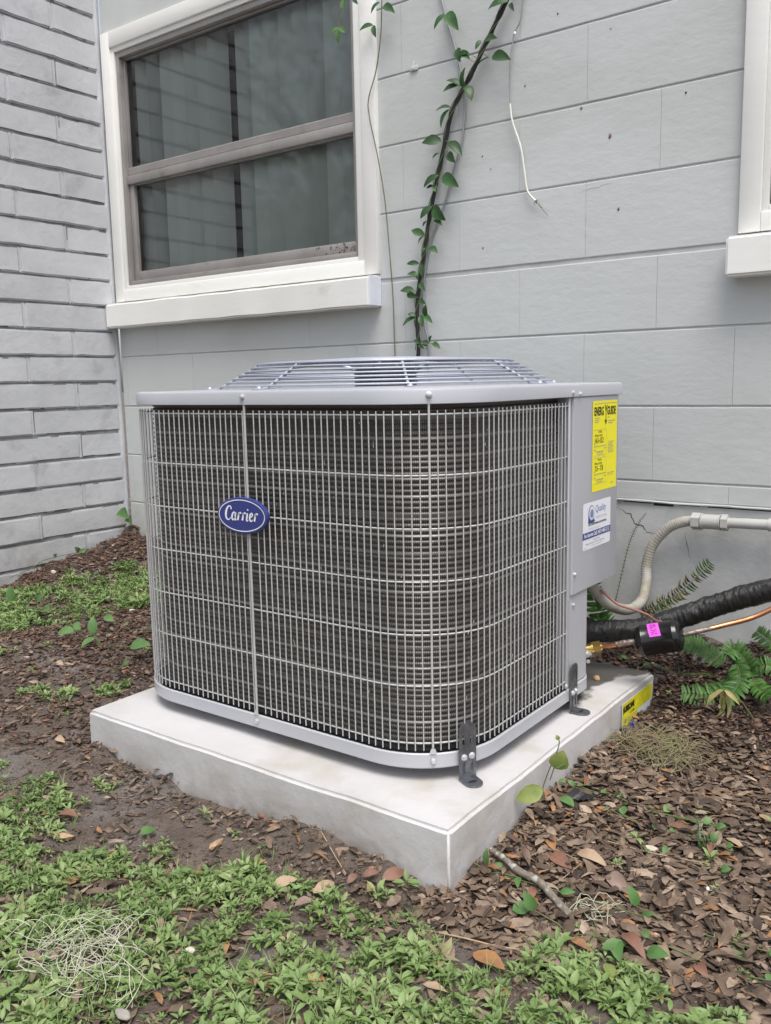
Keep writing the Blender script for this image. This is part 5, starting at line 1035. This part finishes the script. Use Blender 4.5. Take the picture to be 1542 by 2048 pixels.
# ------------------------------------------------------------------ loose things on the ground
def lump(name, u, size, m, label, cat, rot=0.0, up=0.0, z=None):
    bm = bmesh.new(); bmesh.ops.create_icosphere(bm, subdivisions=1 if 'wood' in name else 3, radius=1); s = Vector((random.uniform(0, 50),) * 3); R_ = Matrix.Rotation(rot, 3, 'Z')
    for v in bm.verts:
        c = v.co.copy(); k = 1 + (.9 if 'wood' in name else .22) * noise.noise(c * 1.3 + s) + .08 * noise.noise(c * 4 + s); v.co = R_ @ Vector((c.x * k * size[0], c.y * k * size[1], c.z * k * size[2]))
    zz_ = z if z is not None else gz(u[0], u[1]); bm.verts.index_update(); o = mk(name, [v.co + Vector((u[0], u[1], zz_ + up + size[2] * .6)) for v in bm.verts], [[v.index for v in f.verts] for f in bm.faces], m, smooth=None if 'wood' in name else 60); bm.free(); return tag(o, label, cat)
lump('stone', (2.2768, -0.3751, 0.2610), (.0085, .0075, .0075), M_stone, 'small orange tan stone on the wet corner of the pad', 'stone', z=PADZ - .001)
lump('wood_chunk', (1.6735, -1.4668), (.026, .014, .009), M_chip, 'tan wood chunk on the soil at the left of the weeds', 'wood chip', .4)
lump('wood_chip', (1.9448, -1.3300), (.026, .007, .006), M_chip, 'split yellow brown stick piece on bare soil below the pad front', 'wood chip', -1.35, .003)
lump('wood_chip', (2.6074, -0.9112), (.015, .012, .006), M_pale, 'pale flat wood chip on the litter at the right', 'wood chip', .2, .006)
lump('stone', (1.9389, -1.1996), (.011, .009, .009), mat('red_stone', (.30, .14, .10), (.2, .1, .08), 60, .8), 'reddish stone on the soil heap touching the pad front', 'stone', .2)
lump('pebble', (2.1332, -1.5578), (.009, .006, .006), M_pale, 'white scrap in the weeds at lower left', 'pebble', .5, .008)
lump('pebble', (2.1673, -1.7046), (.014, .008, .005), mat('grey_pebble', (.4, .38, .34), (.3, .28, .25), 60, .8), 'pale grey pebble at the bottom edge', 'pebble', 0, .012)
lump('pebble', (0.6831, -0.5356), (.014, .008, .006), M_pale, 'white pebble at the foot of the green strip by the unit', 'pebble', .3, .002)
lump('pebble', (0.1149, -0.4604), (.010, .010, .010), M_pale, 'round pale pebble at the foot of the brick wall', 'pebble', 0)
lump('pebble', (2.6706, -0.4331), (.03, .006, .004), M_pale, 'pale bark piece near the right edge', 'pebble', -.8)
for i, (u, lb) in enumerate((((2.2213, -1.1999), 'white crumb of foam on the soil by the pad front'), ((2.4569, -1.2066), 'white foam crumb left of the rust leaf'), ((2.7258, -0.9765), 'white foam crumb in the right litter'))):
    lump('foam_crumb', u, (.0036, .003, .0034), M_white, lb, 'foam crumb', i, .006)
lump('bud', (2.6077, -1.1099), (.008, .007, .006), M_chip, 'tan curled seed pod on the litter above the weeds', 'seed pod', .5, .006)
# mossy twig from the pad corner
P = smoothpath([G3((2.3841, -1.0865), .018), G3((2.4239, -1.1082), .021), G3((2.4596, -1.1212), .020), G3((2.4953, -1.1277), .020), G3((2.5294, -1.1423), .018), G3((2.5652, -1.1538), .010)], 10)
tag(G().tube(P, .006, 10, rf=lambda t: .0052 + .0018 * noise.noise(Vector((t * 22, 0, 0))) + (.0012 if t > .3 else 0)).mk('twig', M_twig, smooth=80), 'thick lichen covered twig running right from the near pad corner', 'twig')
for pts_, r_, lb in (([(2.4379, -1.0136), (2.4938, -1.0191), (2.5532, -1.0280)], .0011, 'thin straw stalk lying across the litter right of the pad'), ([(2.5108, -1.1315), (2.5307, -1.0182)], .0010, 'thin stalk pointing to the tan leaf'), ([(2.1016, -1.2184), (2.1559, -1.2483), (2.2107, -1.2785)], .0012, 'thin brown stalk leaning on the soil at the pad front'), ([(2.3944, -1.3180), (2.4531, -1.3029), (2.5126, -1.2855), (2.5598, -1.2722)], .0016, 'slender grey stick above the bottom weeds'), ([(2.5342, -0.9275), (2.6120, -0.9266), (2.7081, -0.9024)], .0011, 'long pale stalk across the right litter'),
                    ([(2.4591, -0.1046), (2.4812, -0.0524), (2.5067, 0.0139)], .0018, 'thin pale stick leaning by the fern frond'), ([(2.7170, -1.1215), (2.7423, -1.0828)], .0010, 'short reddish stalk at lower right'), ([(2.4065, -1.3562), (2.3865, -1.3105)], .0010, 'white grass stalk rising from the bottom weeds')):
    P = smoothpath([G3(u, .008 + .002 * (i % 2)) for i, u in enumerate(pts_)], 8); tag(G().tube(P, r_, 5).mk('stalk', M_tanl, smooth=80), lb, 'stalk')
# torn black plastic strip and blue scrap
g = G(); a = G3((2.4255, -0.8501), .024); b = G3((2.4760, -0.8237), .022); X = (b - a); Yd = Vector((.35, .94, 0)).normalized() * .024; V = []
for i in range(13):
    t = i / 12
    for j in range(5):
        s = j / 4 - .5; V.append(a + X * t + Yd * s + Vector((0, 0, -.008 * math.sin(math.pi * t) + .012 * (1 - t) * s + .0012 * math.sin(t * 40))))
tag(mk('plastic_strip', V, [(i * 5 + j, (i + 1) * 5 + j, (i + 1) * 5 + j + 1, i * 5 + j + 1) for i in range(12) for j in range(4)], M_drier, smooth=60), 'torn glossy black plastic strip on the litter beside the pad', 'plastic strip')
g = G(); a = Vector((2.4000, -0.4522, 0.2008)); rr_ = [a + Vector((random.uniform(-.002, .006), random.uniform(-.022, .022), random.uniform(-.008, .010))) for _ in range(9)]
g.V = [tuple(v) for v in rr_]; g.F = [(0, 1, 2), (2, 3, 4), (1, 4, 5), (5, 6, 7), (0, 6, 8), (2, 5, 8)]; tag(g.mk('blue_scrap', mat('blue_film', (.06, .10, .42), None, rough=.4)), 'crumpled blue scrap under the yellow sticker', 'scrap')

# moss tangles
def moss(name, cen, rad, n_, m, label, hgt=.02, r=.0007, L=.10):
    g = G()
    for _ in range(n_):
        a = random.uniform(0, 6.28); q_ = Vector((cen[0] + rad[0] * math.sqrt(random.random()) * math.cos(a), cen[1] + rad[1] * math.sqrt(random.random()) * math.sin(a), 0)); h = random.uniform(0, 6.28); P = []; up = random.uniform(.2, 1)
        base = gz(q_.x, q_.y); k = random.randint(8, 16); dh = random.uniform(-.5, .5)
        for i in range(k):
            P.append(Vector((q_.x, q_.y, base + .004 + hgt * up * math.sin(math.pi * i / (k - 1)) + .003 * random.random()))); h += dh + random.uniform(-.35, .35); q_ += Vector((math.cos(h), math.sin(h), 0)) * L / k
        g.tube(smoothpath(P, 2), r, 4, caps=False)
    return tag(g.mk(name, m, smooth=80, origin=(cen[0], cen[1], gz(*cen))), label, 'moss', None, 'stuff')
moss('grey_moss', (2.0130, -1.6609), (.085, .06), 105, M_moss, 'loose tangle of grey green moss on the weeds at lower left', .030, .0006, .12)
moss('moss_heap', (2.4792, -0.5217), (.075, .05), 190, M_moss2, 'heap of brown dried moss and roots against the rear right of the pad', .026, .0008, .10)
moss('moss_heap', (2.5271, -0.5555), (.05, .05), 70, M_moss2, 'thinner fringe of dried moss spilling toward the litter', .03, .0008, .09)
moss('grey_moss', (2.5965, -1.1192), (.025, .02), 26, M_moss, 'small knot of pale moss beside the seed pod', .02, .0006, .06)

# ------------------------------------------------------------------ litter, mulch and weeds (nobody could count these)
def onpad(x, y, e=.004): return PADX0 - e < x < PADX1 + e and PADY0 - e < y < PADY1 + e
def ok(x, y): return y < -.004 and x > .006 and not onpad(x, y)
def inview(x, y, z=.17, mg=.12):
    d = Vector((x, y, z)) - CAMP; zz_ = d.dot(Vector(cf)); 
    if zz_ < .1: return False
    u = d.dot(Vector(cr)) / zz_ * 1756.943 / 771; v = d.dot(Vector(cu)) / zz_ * 1756.943 / 1024; return abs(u) < 1 + mg and abs(v) < 1 + mg
lt = [leaf_tpl(random.uniform(.22, .46), random.uniform(-.05, .07), random.uniform(-.08, .14), random.choice((((0, 0), (.2, .7), (.5, 1.0), (.8, .6), (1, 0)), ((0, 0), (.25, .5), (.6, 1.0), (.85, .8), (1, 0)), ((0, 0), (.08, .8), (.5, .9), (.75, 1.0), (1, 0)))), .05) for _ in range(9)]
chip = []
for _ in range(8):
    V_ = [(0, random.uniform(-.1, .1), 0), (random.uniform(.2, .4), -random.uniform(.12, .3), .03), (random.uniform(.7, 1), -random.uniform(.05, .22), random.uniform(-.03, .1)), (random.uniform(.85, 1.1), random.uniform(.0, .2), 0), (random.uniform(.4, .6), random.uniform(.15, .32), .05)]; V_ += [(x, y, z - .05) for x, y, z in V_]
    chip.append((np.array(V_), [(0, 1, 2, 4), (2, 3, 4), (0, 5, 6, 1), (1, 6, 7, 2), (2, 7, 8, 3), (3, 8, 9, 4), (4, 9, 5, 0)]))
def lay(tp_n, x, y, s, tn, up, lean=.5):
    z = gz_fast(x, y); R_ = Rz(random.uniform(0, 6.283)) @ Rx(random.gauss(0, lean)) @ Ry(random.gauss(0, lean * .55)); return (random.randrange(tp_n), R_ * s, (x, y, z + up), tn)
# bilinear lookup of the ground heights
def gz_fast(x, y):
    i = min(nx - 2, max(0, int(np.searchsorted(ax, x)) - 1)); j = min(ny - 2, max(0, int(np.searchsorted(ay, y)) - 1)); tx = (x - ax[i]) / (ax[i + 1] - ax[i]); ty = (y - ay[j]) / (ay[j + 1] - ay[j])
    return float((ZZ[j, i] * (1 - tx) + ZZ[j, i + 1] * tx) * (1 - ty) + (ZZ[j + 1, i] * (1 - tx) + ZZ[j + 1, i + 1] * tx) * ty)
RIGHT = [(2.3670, -1.1870), (2.3790, -1.0449), (2.3737, -0.8083), (2.3745, -0.4658), (2.3880, -0.3405), (2.5201, -0.3435), (2.6939, -0.4196), (2.8434, -0.4043), (2.9832, -1.2860), (2.9068, -1.3360), (2.8448, -1.2360), (2.7135, -1.2275), (2.6648, -1.1778), (2.5621, -1.2848), (2.4754, -1.2809), (2.4171, -1.3032), (2.3038, -1.2509)]
BED = RIGHT + []
GREENB = [(1.2521, -1.4868), (1.3976, -1.4112), (1.4559, -1.3649), (1.5636, -1.3834), (1.6420, -1.4534), (1.7697, -1.5074), (1.7879, -1.4128), (1.9041, -1.4034), (1.9850, -1.3700), (2.1322, -1.3585), (2.2035, -1.3125), (2.2455, -1.3117), (2.3251, -1.2950), (2.4086, -1.3322), (2.4956, -1.3719), (2.5634, -1.3183), (2.5560, -1.2233), (2.5933, -1.1788), (2.6519, -1.1649), (2.7116, -1.2223), (2.7873, -1.2181), (2.8493, -1.2533), (2.8865, -1.3502), (2.5126, -1.6460), (2.0604, -1.9470)]
GREENL = [(0.1634, -0.8202), (0.1966, -0.5501), (0.1569, -0.3942), (0.2452, -0.3460), (0.2642, -0.2184), (0.3493, -0.1146), (0.7322, -0.4369), (0.6481, -0.5599), (0.6228, -0.7181), (0.5422, -0.8294), (0.4461, -0.9766)]
DARKM = [(2.3880, -0.3405), (2.3836, -0.2594), (2.1620, -0.1494), (2.1089, -0.0279), (2.6376, 0.1256), (2.8359, -0.3569), (2.6995, -0.4438), (2.5615, -0.4782)]
BARE = [[(1.1025, -1.2600), (1.2540, -1.1670), (1.4906, -1.2903), (1.4056, -1.3688), (1.3026, -1.4476)], [(1.6895, -1.2881), (1.8774, -1.2832), (2.0330, -1.3048), (2.0022, -1.3376), (1.8591, -1.3773), (1.7182, -1.3596)], [(2.2715, -1.2634), (2.3507, -1.2311), (2.3828, -1.2937), (2.3113, -1.3035)]]
items = []; tries = 0
while len(items) < 9500 and tries < 150000:
    tries += 1; x, y = random.uniform(2.25, 3.35), random.uniform(-1.75, -.05)
    if not ok(x, y) or not inview(x, y): continue
    f = noise.noise(Vector((x * 5, y * 5, 0))) * .03
    inb = inpoly(x + f, y - f, RIGHT)
    if not inb and random.random() > (.12 if inpoly(x, y, DARKM) else .05): continue
    s = .012 + .030 * random.random() ** 1.7 * (1.15 if random.random() < .15 else 1); tn = min(1, max(0, random.gauss(.48, .27))); 
    if random.random() < .012: tn = 1
    items.append(lay(9, x, y, s, tn, random.uniform(.000, .010), .30))
scatter('leaf_litter', lt, items, M_litter, 'deep brown dead leaf litter covering the ground right of the pad', None)
items = []
for _ in range(70000):       # crumbs and small pieces everywhere
    x, y = random.uniform(.0, 3.3), random.uniform(-1.9, -.01)
    if not ok(x, y) or not inview(x, y): continue
    if any(inpoly(x, y, B) for B in BARE) and random.random() < .75: continue
    strip = 0 < -1.206 - y < .16 and x < 2.4
    if not strip and .5 + .9 * noise.noise(Vector((x * 6, y * 6, 3))) < random.random() * 1.1: continue
    items.append(lay(8, x, y, random.uniform(.003, .009) if random.random() < .85 else random.uniform(.012, .022), min(.95, max(0, random.gauss(.42, .25))), random.uniform(0, .004), .25))
scatter('bark_crumbs', chip, items, M_litter, 'small bark and leaf crumbs strewn over the bare soil', None)
items = []; t_ = 0
for _ in range(26000):
    x, y = random.choice(((random.uniform(2.2, 3.1), random.uniform(-.6, -.01)), (random.uniform(0, 1.5), random.uniform(-.9, -.01)), (random.uniform(.0, 1.45), random.uniform(-1.3, -.01))))
    if not ok(x, y) or not inview(x, y): continue
    dm = inpoly(x, y, DARKM); lf = x < 1.5 and not inpoly(x, y, GREENL)
    if not (dm or lf) and random.random() < .8: continue
    if lf and x > .6 and random.random() < .45: continue
    items.append(lay(8, x, y, random.uniform(.010, .026), min(1, max(0, random.gauss(.45 if dm else .80, .24))), random.uniform(0, .010), .35))
scatter('bark_mulch', chip, items, M_mulch, 'dark reddish bark mulch along the house walls', None)
items = []
for _ in range(26000):        # scattered whole leaves on the left and front soil
    x, y = random.uniform(.1, 2.5), random.uniform(-1.75, -.1)
    if not ok(x, y) or not inview(x, y): continue
    d_ = -1.206 - y; dens_ = .22 + (.45 if (0 < d_ < .12) else 0) + (.34 if x < 1.4 else 0) + (.75 if inpoly(x, y, GREENB) else 0)
    if any(inpoly(x, y, B) for B in BARE): dens_ *= .2
    if random.random() > dens_: continue
    items.append(lay(9, x, y, .008 + .026 * random.random() ** 2, min(1, max(0, random.gauss(.5, .27))), random.uniform(.001, .012), .32))
scatter('scattered_leaves', lt, items, M_litter, 'scattered dead leaves on the soil in front of the pad', None)
# weed sprigs: short stalk with 5 to 9 pointed leaflets
def sprig_tpl(n_, L, up):
    VV = []; FF = []; k = 0
    for i in range(n_):
        v, f = leaf_tpl(random.uniform(.30, .46), .08, .10, ((0, 0), (.3, .95), (.62, .85), (1, 0)), .02); h = up * (.35 + .65 * random.random()); a = 6.283 * i / n_ + random.uniform(-.4, .4)
        R_ = Rz(a) @ Ry(-random.uniform(-.25, .85)) @ Rx(random.uniform(-.3, .3)); v = v @ R_.T * L * random.uniform(.7, 1.15) + np.array([math.cos(a) * L * .15, math.sin(a) * L * .15, h])
        VV.append(v); FF += [tuple(j + k for j in q_) for q_ in f]; k += len(v)
    for i in range(2):
        a = random.uniform(0, 6.28); VV.append(np.array([[-.0008, 0, 0], [.0008, 0, 0], [math.cos(a) * .006 + .0008, math.sin(a) * .006, up], [math.cos(a) * .006 - .0008, math.sin(a) * .006, up]])); FF.append((k, k + 1, k + 2, k + 3)); k += 4
    return np.concatenate(VV), FF
def blade_tpl():
    VV = []; FF = []; k = 0
    for i in range(random.choice((2, 3, 4))):
        a = random.uniform(0, 6.28); L = random.uniform(.025, .05); lean = random.uniform(.3, 1.1); w_ = .0013; S_ = np.array([-math.sin(a), math.cos(a), 0]); D_ = np.array([math.cos(a), math.sin(a), 0])
        for j, t in enumerate((0, .4, .75, 1)):
            c_ = D_ * lean * L * t * t + np.array([0, 0, L * t * (1 - .45 * lean * t)]); ww_ = w_ * (1 - t * .9); VV += [c_ - S_ * ww_, c_ + S_ * ww_]
        FF += [(k, k + 1, k + 3, k + 2), (k + 2, k + 3, k + 5, k + 4), (k + 4, k + 5, k + 7, k + 6)]; k += 8
    return np.array(VV), FF
spt = [blade_tpl() for _ in range(5)] + [sprig_tpl(random.choice((5, 6, 7, 8)), random.uniform(.012, .023), random.uniform(.002, .016)) for _ in range(18)]
def greens(name, polys, N_, rng_, label, smin, smax, fuzz=.06, extra=None):
    items = []
    for _ in range(N_):
        x, y = random.uniform(*rng_[0]), random.uniform(*rng_[1])
        if not ok(x, y) or not inview(x, y, mg=.25): continue
        f1 = noise.noise(Vector((x * 11, y * 11, 1))) * fuzz; f2 = noise.noise(Vector((x * 11, y * 11, 9))) * fuzz
        if not any(inpoly(x + f1, y + f2, P_) for P_ in polys):
            if random.random() > (extra or 0): continue
        elif noise.noise(Vector((x * 13, y * 13, 4))) < -.18 and random.random() < .88: continue
        c_ = noise.noise(Vector((x * 8, y * 8, 20))); tn = min(1, max(0, random.gauss(.46 + .35 * c_, .17))); R_ = Rz(random.uniform(0, 6.28)) @ Rx(random.gauss(0, .22)) * random.uniform(smin, smax) * (.8 + .5 * c_)
        items.append((random.randrange(23), R_, (x, y, gz_fast(x, y) + random.uniform(-.002, .006)), tn))
    return scatter(name, spt, items, M_green, label, None)
greens('weed_carpet', [GREENB], 17000, ((1.2, 3.1), (-2.1, -1.05)), 'carpet of small pointed green weeds across the bottom of the photo', .75, 1.35)
greens('weed_carpet', [GREENL], 9000, ((-.0, 1.4), (-1.25, -.2)), 'strip of green weeds between the brick wall and the unit', .9, 1.5)
SM = []
for u, r_ in (((1.0806, -1.0937), .05), ((0.9924, -1.1108), .04), ((1.1768, -0.9929), .05), ((1.2034, -1.1180), .035), ((1.4982, -1.4268), .045), ((1.4880, -1.3681), .05), ((1.5443, -1.4878), .05), ((1.5507, -1.4376), .06), ((1.5895, -1.4068), .04), ((1.5908, -1.3150), .03), ((1.6192, -1.4601), .03), ((2.0609, -1.3461), .04), ((2.3861, -1.3264), .02), ((2.2852, -1.2819), .03), ((0.3308, -0.3199), .05), ((0.2351, -0.3611), .04), ((1.3487, -1.4169), .05), ((0.6962, -1.0062), .03), ((2.4033, -1.1323), .012), ((2.5034, -1.1439), .012),((2.5575, 0.2650), .05),((2.5604, -0.8102), .012)):
    SM.append([(u[0] + r_ * math.cos(a) * random.uniform(.6, 1.2), u[1] + r_ * math.sin(a) * random.uniform(.6, 1.2)) for a in np.linspace(0, 6.28, 10)[:-1]])
greens('weed_patch', SM, 15000, ((.3, 2.9), (-1.7, -.1)), 'small isolated patches of green weeds on the soil', .8, 1.3, .01, .006)

# ------------------------------------------------------------------ trees across the yard: seen only as the reflection in the window
def tree(x, y, h, rad, label, seed):
    rs = np.random.default_rng(seed); random.seed(seed); t = thing('oak_tree', label, 'tree', (x, y, .1), 'trees across the yard')
    g = G(); g.tube([(x, y, .0), (x + .1, y, h * .25), (x - .1, y + .1, h * .5), (x, y, h * .75)], .2, 10, rf=lambda t_: .26 * (1 - .7 * t_)); 
    for k in range(9):
        a = 6.283 * k / 9 + random.random(); z0_ = h * random.uniform(.3, .6); L = rad * random.uniform(.6, .95); g.tube(smoothpath([(x, y, z0_), (x + math.cos(a) * L * .5, y + math.sin(a) * L * .5, z0_ + L * .35), (x + math.cos(a) * L, y + math.sin(a) * L, z0_ + L * .5)], 4), .05, 6, rf=lambda t_: .07 * (1 - .8 * t_))
    g.mk('trunk', M_bark, t, smooth=60)
    cl = [(x + rad * .75 * rs.normal() * .55, y + rad * .75 * rs.normal() * .55, h * .48 + rad * .6 * rs.normal() * .8, rad * rs.uniform(.22, .42)) for _ in range(26)]
    items = []; tp = [leaf_tpl(.55, .05, .1, ((0, 0), (.5, 1.0), (1, 0))) for _ in range(2)]
    for _ in range(9500):
        c_ = cl[rs.integers(len(cl))]; d_ = rs.normal(size=3); d_ /= np.linalg.norm(d_); r_ = c_[3] * rs.uniform(.45, 1.05)
        R_ = Rz(rs.uniform(0, 6.28)) @ Ry(rs.uniform(-1.2, 1.2)) @ Rx(rs.uniform(-1, 1)) * rs.uniform(.08, .15)
        items.append((int(rs.integers(2)), R_, (c_[0] + d_[0] * r_, c_[1] + d_[1] * r_, c_[2] + d_[2] * r_ * .8), float(np.clip(rs.normal(.45, .25), 0, 1))))
    return scatter('crown', tp, items, M_crown, None, None, t, None)
for a in ((-5.2, -7.6, 7.0, 3.0, 'leafy oak across the yard, mirrored in the left window', 3), (-9.5, -7.2, 8.5, 3.6, 'taller oak further off, mirrored in the left window', 4), (-3.2, -11.5, 8.0, 3.6, 'broad oak at the far side of the yard', 5)): tree(*a)
